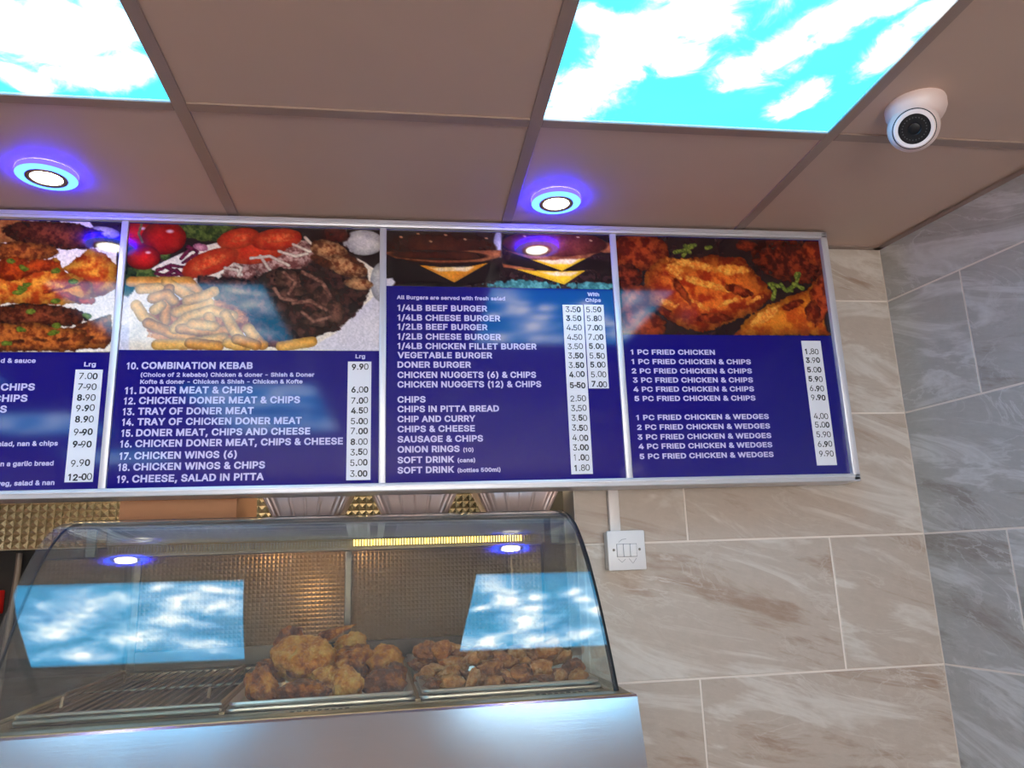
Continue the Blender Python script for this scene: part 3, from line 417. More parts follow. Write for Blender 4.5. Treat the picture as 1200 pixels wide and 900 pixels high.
 ('B', 'W'): (686, [132,-30,-23,539,106,539,192,203,199,178,205,152,211,126,216,100,222,73,233,10,153,10,165,73,170,100,176,126,182,152,188,178,195,203,283,539,403,539,491,204,497,178,504,152,510,126,515,100,521,73,533,10,452,10,464,73,469,100,475,126,481,152,494,203,580,539,709,539,553,-30,433,-30,339,315,330,349,322,385,314,425,300,505,385,505,372,427,364,389,356,352,347,315,253,-30,194,198,492,198,343,300], [0,10,11,0,11,1,15,3,14,1,11,12,12,13,1,13,14,1,14,3,1,2,1,3,10,0,46,46,9,10,11,10,9,9,8,11,8,7,11,12,11,7,7,6,12,13,12,6,6,5,13,14,13,5,5,4,14,15,14,4,15,4,47,47,4,16,37,38,16,38,39,16,22,21,30,21,20,30,30,20,48,48,20,31,20,21,31,24,25,34,34,33,24,23,24,33,23,33,22,21,22,33,31,21,33,33,32,31,34,25,35,26,35,25,27,26,25,25,24,27,24,23,27,28,27,23,29,28,23,23,22,29,22,30,29,30,19,45,44,45,19,43,44,19,41,42,18,35,26,27,4,5,36,16,4,36,37,16,36,36,45,37,45,44,37,38,37,44,44,43,38,39,38,43,43,42,39,40,39,42,42,41,40,17,40,41,41,18,17,3,15,47,40,17,39,17,16,39,42,43,19,19,18,42,19,30,48,5,6,36,49,36,7,6,7,36,45,36,49,35,27,49,30,45,49,29,30,49,28,29,49,27,28,49,8,9,46,46,49,8,7,8,49]),
 ('B', 'Y'): (472, [173,-30,173,200,-31,535,108,539,218,360,234,333,249,306,263,276,294,200,179,200,210,277,224,307,239,333,255,360,364,539,503,535,298,200,298,-30,236,328], [4,11,5,11,4,10,1,0,9,9,10,1,2,1,10,10,4,2,3,2,4,7,13,6,12,6,13,8,17,16,8,16,7,16,15,7,13,7,15,15,14,13,9,0,17,17,8,9,8,7,9,10,9,7,7,6,10,11,10,6,11,6,18,6,12,18,5,11,18]),
 ('B', 'a'): (389, [159,-39,119,-35,82,-22,48,-2,22,28,5,65,0,108,4,145,17,177,37,201,62,219,90,232,118,240,147,245,174,250,206,254,229,256,244,259,248,261,245,258,246,258,246,255,244,272,240,282,235,289,226,295,214,299,196,301,176,299,161,294,149,288,139,280,132,271,115,238,-2,273,32,339,59,369,90,390,124,404,159,412,194,414,219,413,246,409,274,400,302,386,328,364,349,334,363,296,367,253,367,-30,247,-30,247,22,289,22,288,20,273,3,252,-14,226,-27,195,-36,170,76,195,78,213,85,227,96,237,108,243,123,246,140,250,141,284,159,268,153,253,149,237,146,220,144,204,141,180,138,161,135,145,130,133,125,127,120,124,114,122,105,123,96,126,90,132,85,141,80,154,77,245,259,116,239,114,239,247,-17], [5,4,79,79,78,5,6,5,78,78,77,6,7,6,77,8,7,77,83,0,58,28,40,39,73,72,13,72,14,13,0,83,1,83,82,1,2,1,82,82,81,2,3,2,81,81,80,3,4,3,80,79,4,80,8,77,76,9,8,76,10,9,76,76,75,10,11,10,75,75,74,11,33,11,74,74,73,33,73,13,33,12,33,13,85,86,33,32,31,35,36,35,31,31,30,36,37,36,30,30,29,37,38,37,29,29,28,38,28,39,38,15,71,70,26,41,27,15,70,69,69,16,15,68,67,21,53,54,49,52,53,49,66,52,49,49,48,66,49,54,50,55,50,54,51,55,54,54,53,51,53,52,51,21,67,66,66,48,21,18,21,48,48,47,18,55,51,87,57,56,51,61,60,51,51,52,61,62,61,52,63,62,52,52,66,63,63,66,65,64,63,65,68,21,69,16,69,21,17,16,21,20,18,84,19,21,20,84,18,22,18,47,22,47,46,22,23,22,46,46,45,23,24,23,45,45,44,24,25,24,44,44,43,25,43,42,25,26,25,42,41,26,42,58,0,57,59,58,57,57,51,59,51,60,59,14,72,71,71,15,14,40,28,27,27,41,40,86,85,32,21,18,20,17,21,84,21,19,84,19,20,84,33,12,85,11,33,86,35,34,86,32,35,86,51,56,87,50,55,87]),
 ('B', 'b'): (424, [230,-38,191,-35,159,-23,134,-7,115,11,102,29,142,29,142,-30,23,-30,23,539,144,539,144,349,102,349,115,366,133,384,158,400,190,411,230,415,282,408,330,386,368,351,397,305,415,251,420,189,415,127,397,72,369,26,330,-9,283,-31,220,77,243,80,261,90,276,105,288,128,295,156,298,189,295,222,288,250,276,272,262,287,244,296,220,300,197,296,179,287,164,273,153,252,145,224,143,189,145,155,153,126,165,104,180,89,197,80,142,-12,144,390], [9,8,12,7,3,4,3,6,4,7,4,8,5,8,4,4,6,5,12,8,47,9,12,13,13,14,9,44,43,11,15,11,16,3,7,53,6,3,53,2,1,6,51,50,6,5,6,50,50,49,5,49,48,5,8,5,48,47,8,48,12,47,46,46,45,12,45,44,12,44,11,12,12,11,13,14,13,11,14,11,54,9,14,10,0,30,29,40,39,18,30,0,28,28,31,30,17,41,40,40,18,17,25,24,33,34,33,24,24,23,34,35,34,23,36,35,23,23,22,36,37,36,22,22,21,37,31,28,27,27,26,31,32,31,26,26,25,32,25,33,32,37,21,38,21,20,38,39,38,20,20,19,39,18,39,19,0,29,1,29,52,1,6,1,52,51,6,52,11,43,42,42,41,11,16,11,41,41,17,16,2,6,53,11,15,54,10,14,54]),
 ('B', 'c'): (396, [206,-38,151,-31,101,-9,59,26,29,72,10,126,4,187,10,249,29,304,59,350,101,386,151,408,206,415,239,412,269,406,296,395,322,381,345,362,364,340,380,314,402,256,284,226,270,264,265,272,259,280,252,287,243,292,233,296,221,299,208,300,182,296,164,286,148,270,137,247,129,219,126,187,129,156,136,128,148,106,163,90,182,80,208,77,221,77,233,80,244,84,253,90,260,97,266,105,271,114,285,153,403,123,381,65,366,39,346,16,324,-3,298,-19,269,-30,239,-36], [5,4,37,37,36,5,6,5,36,36,35,6,35,34,6,7,6,34,34,33,7,8,7,33,12,30,29,40,1,0,0,41,40,30,12,11,1,40,2,40,39,2,3,2,39,39,38,3,4,3,38,37,4,38,8,33,32,9,8,32,32,31,9,10,9,31,31,30,10,30,11,10,43,57,56,44,43,56,52,51,48,49,48,51,51,50,49,20,19,21,44,56,55,45,44,55,55,54,45,46,45,54,54,53,46,47,46,53,53,52,47,52,48,47,21,19,22,19,18,22,23,22,18,18,17,23,24,23,17,17,16,24,25,24,16,16,15,25,26,25,15,14,26,15,41,0,57,42,41,57,57,43,42,26,14,27,14,13,27,28,27,13,29,28,13,12,29,13]),
 ('B', 'd'): (424, [195,-38,142,-31,95,-9,56,26,27,72,10,127,4,189,10,251,27,305,56,351,95,386,143,408,195,415,234,411,266,400,291,384,310,366,323,349,281,349,281,539,402,539,402,-30,283,-30,283,29,323,29,309,11,291,-7,266,-23,234,-35,205,77,227,80,245,89,260,104,271,126,279,155,282,189,279,224,272,252,260,273,246,287,228,296,205,300,181,296,163,287,148,272,136,250,129,222,126,189,129,156,137,128,148,105,163,90,181,80,322,349,281,390,283,-12], [6,5,48,48,47,6,47,46,6,7,6,46,46,45,7,8,7,45,52,0,29,41,12,42,0,52,1,51,1,52,11,43,42,42,12,11,1,51,2,3,2,51,51,50,3,4,3,50,50,49,4,5,4,49,48,5,49,8,45,44,9,8,44,44,43,9,10,9,43,43,11,10,39,38,18,40,39,18,18,14,13,23,26,25,25,26,22,21,20,17,16,17,20,25,22,21,21,24,25,23,25,24,21,17,35,16,20,15,19,15,20,26,23,55,28,27,23,32,31,23,23,24,32,33,32,24,34,33,24,24,21,34,21,35,34,35,17,36,37,36,17,38,37,17,18,38,17,16,18,53,16,15,18,18,15,54,15,19,54,29,0,28,30,29,28,28,23,30,23,31,30,40,18,41,18,13,41,12,41,13,17,16,53,18,17,53,14,18,54,23,27,55,22,26,55]),
 ('B', 'e'): (404, [211,-38,153,-31,101,-10,59,26,29,71,10,126,4,187,10,248,28,303,58,349,99,385,149,407,205,415,241,412,276,402,310,386,340,363,366,331,385,292,397,247,401,195,401,139,45,139,45,251,390,237,286,153,277,232,270,257,259,276,245,289,228,297,205,300,182,297,163,288,148,274,136,256,129,235,126,209,126,179,129,145,138,120,150,101,167,88,187,79,213,76,229,77,243,81,255,87,264,94,271,103,289,141,406,111,379,48,357,18,328,-6,294,-24,255,-35,274,241,133,247,131,139,288,139,294,139], [4,22,5,6,5,22,22,23,6,7,6,23,23,8,7,38,37,22,23,22,37,37,36,23,31,12,32,0,43,1,43,42,1,33,32,11,32,12,11,1,42,2,42,41,2,3,2,41,41,40,3,4,3,40,22,4,40,38,22,39,8,23,35,9,8,35,35,34,9,10,9,34,34,33,10,33,11,10,56,46,45,30,29,14,13,30,14,20,19,24,18,24,19,50,25,39,25,50,21,21,20,25,46,56,55,47,46,55,55,54,47,48,47,54,54,53,48,49,48,53,53,52,49,26,25,24,18,17,27,28,27,17,17,16,28,29,28,16,16,15,29,14,29,15,56,45,0,45,44,0,43,0,44,38,39,25,25,26,38,37,38,26,36,37,26,30,13,31,12,31,13,22,40,59,52,51,49,61,60,49,39,22,59,24,18,27,57,24,27,26,24,57,20,24,25,23,36,58,35,23,58,36,26,57,57,58,36,60,61,50,50,39,59,50,59,60,21,50,61,49,51,61]),
 ('B', 'f'): (254, [258,409,258,297,-24,297,-24,409,51,-30,51,433,55,470,70,503,94,528,122,546,154,557,186,560,209,559,228,556,243,553,280,540,248,431,208,443,203,444,196,444,181,442,177,439,174,433,172,417,172,-30,51,297,51,409,172,409,172,297], [25,28,26,28,25,24,23,22,5,6,5,22,7,6,22,11,20,19,16,15,17,15,14,17,14,13,17,18,17,13,13,12,18,19,18,12,11,19,12,7,22,21,8,7,21,9,8,21,21,20,9,10,9,20,20,11,10,26,27,23,4,24,25,3,2,25,26,3,25,23,5,26,1,0,27,28,1,27,27,26,28]),
 ('B', 'g'): (425, [207,-181,163,-178,124,-168,90,-153,62,-133,40,-109,8,-59,110,-1,134,-34,143,-45,153,-53,166,-60,183,-65,206,-67,240,-63,263,-51,276,-34,281,-3,281,38,322,38,309,21,290,4,265,-12,233,-22,194,-25,144,-19,97,1,58,33,28,77,10,130,4,191,10,252,28,306,57,352,96,386,143,408,195,415,234,411,267,400,292,384,311,366,324,349,283,349,283,409,402,409,402,-11,396,-62,375,-107,343,-141,302,-164,256,-177,205,89,229,92,247,100,261,114,272,133,280,159,282,193,280,225,272,252,261,273,246,287,228,296,205,300,181,296,163,287,148,272,137,251,129,224,126,193,129,161,137,134,148,115,162,101,181,92,281,-2,113,-6,106,-3,283,390], [76,7,77,26,7,27,30,29,70,70,69,30,69,68,30,31,30,68,11,1,12,24,51,74,63,36,64,24,74,25,65,64,35,64,36,35,1,11,2,11,10,2,3,2,10,4,3,10,10,9,4,5,4,9,8,5,9,7,76,25,25,74,7,74,73,7,27,7,73,73,72,27,28,27,72,72,71,28,29,28,71,70,29,71,31,68,67,32,31,67,67,66,32,33,32,66,66,65,33,34,33,65,65,35,34,13,0,50,14,13,50,18,75,21,21,20,18,40,41,44,20,21,46,46,45,20,45,19,20,18,20,19,45,44,57,44,41,57,58,57,41,41,40,42,39,42,40,43,39,40,40,44,43,14,50,49,15,14,49,49,48,15,48,47,15,16,15,47,47,46,16,46,21,16,21,17,16,75,18,22,23,22,18,52,23,18,53,52,18,54,53,18,18,19,54,55,54,19,56,55,19,19,45,56,45,57,56,58,41,59,60,59,41,41,42,60,61,60,42,62,61,42,37,62,42,38,37,42,42,39,78,39,43,78,12,1,0,0,13,12,51,24,23,23,52,51,62,37,63,36,63,37,7,26,77,17,21,75,6,5,77,8,76,77,5,8,77,38,42,78]),
 ('B', 'h'): (410, [144,225,144,-30,23,-30,23,539,144,539,144,257,56,258,99,349,134,387,178,408,227,415,271,410,310,395,343,370,368,334,383,291,387,242,387,-30,266,-30,266,233,261,265,250,283,234,294,209,299,191,297,175,291,163,281,153,268,146,250,144,391], [3,2,6,5,7,6,3,6,7,7,8,3,2,1,0,6,2,0,5,6,0,0,28,5,28,27,5,8,7,5,3,8,4,10,23,22,17,16,19,17,19,18,19,16,20,16,15,20,15,14,20,21,20,14,14,13,21,13,12,21,22,21,12,12,11,22,10,22,11,24,23,9,23,10,9,25,24,9,29,5,9,5,27,9,27,26,9,26,25,9,5,29,8,4,8,29]),
 ('B', 'i'): (167, [23,-30,23,409,144,409,144,-30,84,412,56,417,33,432,16,455,11,483,16,511,33,534,56,549,84,554,111,549,135,534,151,511,157,483,151,455,135,432,111,417], [11,5,4,5,11,6,10,6,11,1,0,3,8,7,6,6,10,8,9,8,10,19,18,13,18,14,13,17,16,18,14,18,16,16,15,14,19,13,4,13,12,4,11,4,12,3,2,1]),
 ('B', 'k'): (381, [88,87,80,242,108,242,272,409,410,400,197,169,189,169,23,-30,23,539,144,539,144,-30,279,-30,108,188,194,274,421,-24,144,278,144,132,149,136,144,142,144,224,239,215], [8,7,1,10,0,7,1,7,0,0,12,1,12,2,1,5,13,6,11,14,5,5,14,20,13,5,20,4,3,13,5,6,17,0,10,16,2,12,15,1,2,9,8,1,9,9,2,15,13,3,15,19,18,6,12,0,16,18,19,12,11,5,17,16,17,18,17,6,18,12,16,18,15,12,19,13,15,19,6,13,19,4,13,20]),
 ('B', 'l'): (189, [138,-32,90,-26,52,-1,29,37,23,82,23,539,144,539,144,100,145,83,146,80,142,83,148,82,157,82,193,89,216,-20,178,-29,166,-31,153,-32,145,82], [1,10,2,3,2,10,4,3,10,10,7,4,5,4,7,7,6,5,18,9,11,12,16,15,15,14,12,14,13,12,9,17,16,16,12,9,11,9,12,17,9,0,1,0,9,10,1,9,9,18,10,7,10,8,8,10,18]),
 ('B', 'm'): (610, [23,-30,23,409,142,409,142,265,65,265,91,337,109,365,133,388,160,404,189,413,220,416,268,408,308,383,336,345,362,265,269,265,295,335,314,363,339,386,369,403,401,413,437,416,475,412,511,398,543,375,567,343,582,302,587,257,587,-30,466,-30,466,251,461,277,452,289,438,297,418,300,402,298,389,293,379,286,372,276,367,263,365,246,365,-30,244,-30,244,257,241,277,232,289,218,297,199,300,185,299,172,294,161,285,152,274,146,259,144,236,144,-30,142,393,319,368], [1,0,4,1,4,5,5,6,1,6,7,1,53,52,3,52,51,3,54,53,0,4,0,53,53,3,4,5,4,3,6,5,3,1,7,2,46,10,47,9,47,10,43,15,44,15,16,44,45,44,16,45,16,46,16,11,46,10,46,11,48,47,8,47,9,8,17,13,56,35,20,19,14,40,39,39,38,14,13,14,38,38,37,13,37,36,13,36,35,13,35,19,13,18,13,19,21,34,33,30,29,28,28,27,30,27,26,30,31,30,26,26,25,31,32,31,25,25,24,32,24,23,32,33,32,23,23,22,33,21,33,22,20,35,34,34,21,20,41,40,42,43,42,40,15,43,40,40,14,15,16,15,14,14,13,16,13,17,16,17,12,16,11,16,12,3,51,50,49,48,8,55,3,50,3,55,7,7,6,3,2,7,55,49,8,55,50,49,55,13,18,56,12,17,56]),
 ('B', 'n'): (410, [144,225,144,-30,23,-30,23,409,142,409,142,257,56,258,99,349,134,387,178,408,227,415,271,410,310,395,343,370,368,335,383,291,387,242,387,-30,266,-30,266,233,261,265,250,283,234,294,209,299,191,297,175,291,163,281,153,268,146,250,142,390], [3,2,6,5,7,6,3,6,7,7,8,3,8,4,3,1,0,2,6,2,0,5,6,0,0,28,5,28,27,5,8,7,5,10,23,22,17,16,19,17,19,18,19,16,20,16,15,20,15,14,20,21,20,14,14,13,21,13,12,21,22,21,12,12,11,22,10,22,11,24,23,9,23,10,9,25,24,9,5,27,29,5,29,8,4,8,29,25,9,29,26,25,29,27,26,29]),
 ('B', 'o'): (415, [207,-38,151,-31,101,-9,59,26,29,72,10,126,4,187,10,249,29,304,59,350,101,386,151,408,207,415,264,408,315,386,356,350,387,304,405,249,411,187,405,126,386,72,356,26,315,-9,264,-31,207,77,233,80,252,90,267,106,279,129,287,156,289,187,287,219,279,247,267,270,252,286,233,296,207,300,182,296,164,286,148,270,137,247,129,219,126,187,129,156,136,128,148,106,163,90,182,80], [6,5,43,43,42,6,42,41,6,7,6,41,0,47,1,37,12,11,1,47,2,47,46,2,3,2,46,46,45,3,4,3,45,45,44,4,5,4,44,43,5,44,7,41,40,8,7,40,40,39,8,9,8,39,39,38,9,10,9,38,38,37,10,37,11,10,19,18,29,30,29,18,31,30,18,18,17,31,25,23,22,26,25,22,22,21,26,27,26,21,21,20,27,28,27,20,20,19,28,19,29,28,31,17,32,17,16,32,33,32,16,16,15,33,34,33,15,15,14,34,35,34,14,13,35,14,23,25,0,25,24,0,47,0,24,12,37,36,36,35,12,35,13,12]),
 ('B', 'p'): (424, [23,-173,23,409,142,409,142,349,102,349,115,366,133,384,158,400,190,411,230,415,282,408,330,386,368,351,397,305,415,251,420,189,415,127,397,72,369,26,330,-9,283,-31,230,-38,191,-35,159,-23,134,-7,115,11,102,28,102,29,144,29,144,-173,220,77,243,80,261,90,276,105,288,128,295,156,298,189,295,222,288,250,276,272,262,287,244,296,220,300,197,296,179,287,164,273,153,252,145,224,143,189,145,155,153,126,165,104,180,89,197,80,142,389,144,-13], [26,27,0,1,0,27,6,5,3,5,6,2,24,25,0,26,0,25,1,27,48,3,5,4,1,4,5,5,2,1,23,22,28,52,51,28,24,0,29,24,29,55,24,55,28,25,24,28,26,25,28,27,26,28,28,51,27,51,50,27,50,49,27,48,27,49,1,48,47,4,1,47,47,46,4,46,45,4,3,4,45,45,44,3,8,7,3,6,3,54,21,31,30,41,40,10,31,21,20,20,32,31,9,42,41,41,10,9,17,16,34,35,34,16,16,15,35,36,35,15,37,36,15,15,14,37,38,37,14,14,13,38,32,20,19,19,18,32,33,32,18,18,17,33,17,34,33,38,13,39,13,12,39,40,39,12,12,11,40,10,40,11,21,30,22,28,22,30,30,53,28,52,28,53,3,44,43,8,3,43,43,42,8,42,9,8,3,7,54,2,6,54,23,28,55]),
 ('B', 'r'): (259, [23,-30,23,409,142,409,142,351,98,351,106,366,136,392,172,409,211,415,230,414,273,412,273,287,226,295,217,295,208,296,189,294,173,288,161,279,152,268,146,254,144,235,144,-30,142,395], [4,5,1,21,20,0,1,0,20,4,1,20,20,19,4,19,18,4,5,4,3,6,5,3,5,6,2,1,5,2,11,10,12,10,9,12,13,12,9,8,13,9,13,8,14,4,18,17,3,4,17,17,16,3,16,15,3,15,14,3,14,8,3,8,7,3,6,3,22,3,7,22,2,6,22]),
 ('B', 's'): (365, [182,-38,140,-35,101,-25,67,-7,39,18,18,51,-3,117,112,141,131,96,141,85,158,78,181,76,209,79,227,87,235,96,237,104,236,109,233,114,223,120,204,126,141,141,90,159,50,187,25,226,16,273,22,314,40,349,68,378,103,398,143,411,187,415,229,411,266,400,297,382,322,358,341,330,365,268,251,243,233,281,223,292,210,299,187,302,165,299,149,292,141,284,139,276,140,271,144,266,156,259,180,252,238,238,288,221,328,193,353,154,362,107,355,66,337,29,308,0,272,-21,229,-34], [3,8,4,5,4,8,8,7,5,6,5,7,0,11,1,11,10,1,49,48,20,1,10,2,10,9,2,3,2,9,8,3,9,20,48,21,48,47,21,22,21,47,47,46,22,23,22,46,24,23,46,46,45,24,25,24,45,45,44,25,26,25,44,27,26,44,44,43,27,28,27,43,43,42,28,42,29,28,41,40,31,30,41,31,36,35,37,12,59,58,13,12,58,58,57,13,14,13,57,57,56,14,56,55,14,15,14,55,55,54,15,16,15,54,54,53,16,53,52,16,17,16,52,52,51,17,18,17,51,51,50,18,19,18,50,37,35,38,35,34,38,39,38,34,34,33,39,33,32,39,40,39,32,31,40,32,11,0,59,59,12,11,49,20,19,19,50,49,29,42,41,41,30,29]),
 ('B', 't'): (227, [234,409,234,297,-24,297,-24,409,35,501,156,501,156,99,158,85,159,82,160,82,171,80,182,81,225,88,248,-20,209,-30,196,-33,182,-34,167,-34,115,-27,71,-1,43,41,35,90,156,409,156,297,35,297,35,409], [19,18,8,19,8,20,8,7,20,21,20,7,7,6,21,23,24,6,11,10,16,16,10,17,9,17,10,12,14,13,11,16,15,15,14,11,14,12,11,17,9,18,8,18,9,22,25,23,5,4,22,1,0,22,23,1,22,21,6,24,3,2,24,25,3,24,24,23,25,25,22,4]),
 ('B', 'u'): (410, [183,-35,139,-31,100,-16,67,10,42,45,27,88,23,138,23,409,144,409,144,146,148,115,159,96,176,85,201,80,219,83,234,88,247,98,257,111,263,129,266,154,266,409,387,409,387,-30,268,-30,268,122,353,121,311,29,275,-8,231,-29,268,-11], [0,13,12,0,12,1,2,1,12,12,11,2,3,2,11,4,3,11,11,10,4,5,4,10,6,5,10,10,9,6,7,6,9,9,8,7,25,26,22,22,21,25,27,23,22,22,26,27,26,25,24,27,26,24,18,17,24,19,18,24,24,25,19,25,21,19,21,20,19,13,0,28,28,14,13,17,16,24,14,28,15,29,24,16,24,29,27,23,27,29,15,28,29,16,15,29]),
 ('B', 'v'): (389, [142,-30,-26,409,105,409,194,165,206,130,216,95,225,62,245,-9,144,-9,165,62,174,95,184,130,196,165,284,409,415,409,247,-30,195,162], [0,8,1,1,8,9,9,10,1,10,11,1,11,3,1,2,1,3,7,15,14,7,14,6,5,6,14,4,5,14,12,4,14,14,13,12,8,0,15,15,7,8,9,8,7,7,6,9,10,9,6,6,5,10,11,10,5,5,4,11,11,4,16,4,12,16,3,11,16]),
 ('B', 'w'): (567, [115,-30,-18,409,110,409,162,222,172,185,183,144,194,98,212,11,128,11,146,96,156,142,167,183,177,222,229,409,339,409,391,221,400,184,411,143,421,97,439,11,354,11,373,97,384,142,394,184,405,222,457,409,585,409,452,-30,346,-30,290,164,276,217,268,245,261,273,238,368,329,368,306,273,299,245,292,217,284,190,277,163,221,-30,170,194,397,195,284,188], [0,8,1,8,9,1,3,10,11,11,4,41,4,12,41,1,9,10,10,3,1,2,1,3,6,7,39,5,6,39,8,0,40,40,7,8,9,8,7,7,6,9,10,9,6,6,5,10,11,10,5,4,11,5,5,39,4,39,30,4,12,4,30,30,31,12,31,32,12,32,33,12,33,13,12,23,16,42,16,24,42,27,26,19,18,19,26,17,18,26,18,17,22,23,22,17,16,23,17,24,16,17,17,26,24,26,25,24,27,19,28,20,28,19,21,20,19,19,18,21,18,22,21,29,21,22,22,23,29,38,29,23,37,38,23,23,15,37,36,37,15,35,36,15,34,35,15,14,34,15,20,21,29,38,30,43,38,37,30,37,36,30,31,30,36,32,31,36,36,35,32,33,32,35,35,34,33,13,33,34,34,14,13,3,11,41,15,23,42,7,40,39,28,20,29,30,39,43,29,38,43]),
 ('R', '-'): (453, [343,250,343,182,108,182,108,250], [3,2,1,1,0,3]),
 ('R', '.'): (188, [95,-11,75,-7,59,5,47,21,43,41,47,61,59,78,75,89,95,93,115,89,132,78,143,61,147,41,143,21,132,5,115,-7], [5,4,6,2,1,0,4,3,2,6,4,2,12,11,10,13,12,14,12,10,8,9,8,10,15,14,0,14,12,0,12,8,0,2,0,8,6,2,8,7,6,8]),
 ('R', '0'): (453, [227,-13,172,-5,126,19,90,58,63,111,47,177,42,254,47,331,63,397,90,450,127,489,173,514,227,522,281,514,327,489,363,450,390,397,406,331,411,254,406,177,390,111,364,58,327,19,281,-5,227,56,259,61,286,78,308,106,324,146,334,195,338,254,334,314,324,363,308,402,286,431,259,448,227,453,194,448,167,431,145,402,129,363,119,314,115,254,119,195,129,146,145,106,167,78,194,61], [6,5,43,43,42,6,42,41,6,7,6,41,37,36,11,1,47,2,47,46,2,3,2,46,46,45,3,4,3,45,45,44,4,5,4,44,43,5,44,7,41,40,8,7,40,40,39,8,9,8,39,39,38,9,10,9,38,38,37,10,37,11,10,23,25,0,19,18,29,30,29,18,31,30,18,18,17,31,25,23,22,26,25,22,22,21,26,27,26,21,21,20,27,28,27,20,20,19,28,19,29,28,31,17,32,17,16,32,33,32,16,16,15,33,34,33,15,15,14,34,35,34,14,13,35,14,47,1,0,24,47,0,0,25,24,35,13,36,13,12,36,11,36,12]),
 ('R', '1'): (330, [130,-6,185,-6,185,515,140,515,40,440,40,385,130,435], [0,1,2,0,2,6,6,2,3,6,3,4,6,4,5]),
 ('R', '2'): (453, [58,-6,58,50,230,233,256,261,277,286,294,308,305,329,312,350,314,371,311,395,302,415,289,432,270,444,249,451,224,454,197,451,175,442,157,429,144,411,136,388,132,356,59,356,65,406,81,445,107,478,140,502,180,517,225,522,269,517,309,502,341,479,366,448,382,412,387,373,384,344,377,316,362,287,341,255,311,219,271,175,159,58,159,63,395,63,395,-6,163,63], [18,17,24,17,25,24,20,19,21,22,21,19,19,18,22,23,22,18,18,24,23,26,16,15,27,14,13,13,28,27,14,27,15,26,15,27,1,0,40,40,41,1,41,2,1,25,17,16,16,26,25,12,11,29,34,33,8,4,38,37,5,4,37,37,36,5,6,5,36,36,35,6,7,6,35,35,34,7,34,8,7,8,33,9,33,32,9,32,31,9,10,9,31,31,30,10,11,10,30,29,11,30,40,0,43,43,42,40,40,42,44,41,40,44,2,41,39,39,38,2,3,2,38,38,4,3,28,13,12,12,29,28,39,41,44]),
 ('R', '3'): (453, [218,-13,172,-9,130,4,94,25,65,54,46,89,36,138,114,138,120,110,131,91,147,76,167,65,192,58,218,56,247,58,273,66,294,79,310,96,320,118,323,145,320,170,311,193,295,213,272,228,241,238,201,242,151,242,151,301,282,451,282,446,64,446,64,515,378,515,378,458,207,268,205,295,265,294,311,281,348,258,376,226,393,187,399,145,393,101,376,63,348,31,311,7,268,-8,278,446,231,295], [2,10,3,10,9,3,3,9,4,9,8,4,5,4,8,8,7,5,6,5,7,1,12,11,14,13,0,12,1,0,0,13,12,24,34,25,26,25,34,27,26,34,34,35,27,1,11,2,10,2,11,15,46,45,45,16,15,22,37,23,36,23,37,18,43,42,19,18,42,42,41,19,41,40,19,20,19,40,40,39,20,16,45,44,17,16,44,44,43,17,43,18,17,20,39,21,39,38,21,22,21,38,37,22,38,33,29,35,28,29,33,33,32,28,14,0,46,46,15,14,23,36,24,34,24,36,27,35,29,29,28,47,31,30,28,28,32,31,28,30,47,27,29,47,34,36,48,35,34,48,33,35,48]),
 ('R', '4'): (453, [34,99,34,160,243,515,320,514,115,164,115,169,419,169,419,99,276,-6,276,121,276,146,276,324,349,324,349,-6,117,169,276,99,276,169,349,169,349,99], [1,0,4,1,4,5,5,2,1,4,0,9,4,9,10,2,5,3,4,10,14,5,4,14,3,5,14,16,17,11,17,16,10,18,15,8,9,0,15,14,10,16,12,11,17,7,6,18,6,17,18,15,18,9,18,17,10,10,9,18,8,13,18]),
 ('R', '5'): (453, [221,-13,177,-8,137,6,104,28,78,57,61,91,53,136,127,136,133,111,143,93,157,77,176,66,197,58,221,56,249,59,273,70,293,86,309,107,318,133,322,162,318,192,308,218,292,240,272,257,247,267,218,271,193,269,169,263,148,253,130,240,61,247,91,515,372,515,372,446,156,446,141,307,134,307,152,320,176,331,202,337,229,340,264,336,296,326,325,311,349,289,369,263,384,233,394,200,397,163,391,115,374,73,347,37,312,10,269,-7,141,312], [4,3,9,9,8,4,5,4,8,8,7,5,6,5,7,29,36,30,31,30,36,12,1,0,0,13,12,25,39,26,1,12,11,37,27,26,38,37,26,26,39,38,1,11,2,11,10,2,3,2,10,9,3,10,36,29,28,35,36,28,28,27,35,27,37,35,36,35,54,31,36,34,40,24,41,16,15,52,52,15,53,14,53,15,24,23,42,41,24,42,50,49,18,19,18,49,49,48,19,48,47,19,20,19,47,47,46,20,16,52,51,17,16,51,51,50,17,50,18,17,20,46,21,46,45,21,22,21,45,45,44,22,44,43,22,23,22,43,42,23,43,53,14,0,13,0,14,24,40,25,39,25,40,33,32,34,31,34,32,35,37,54,34,36,54]),
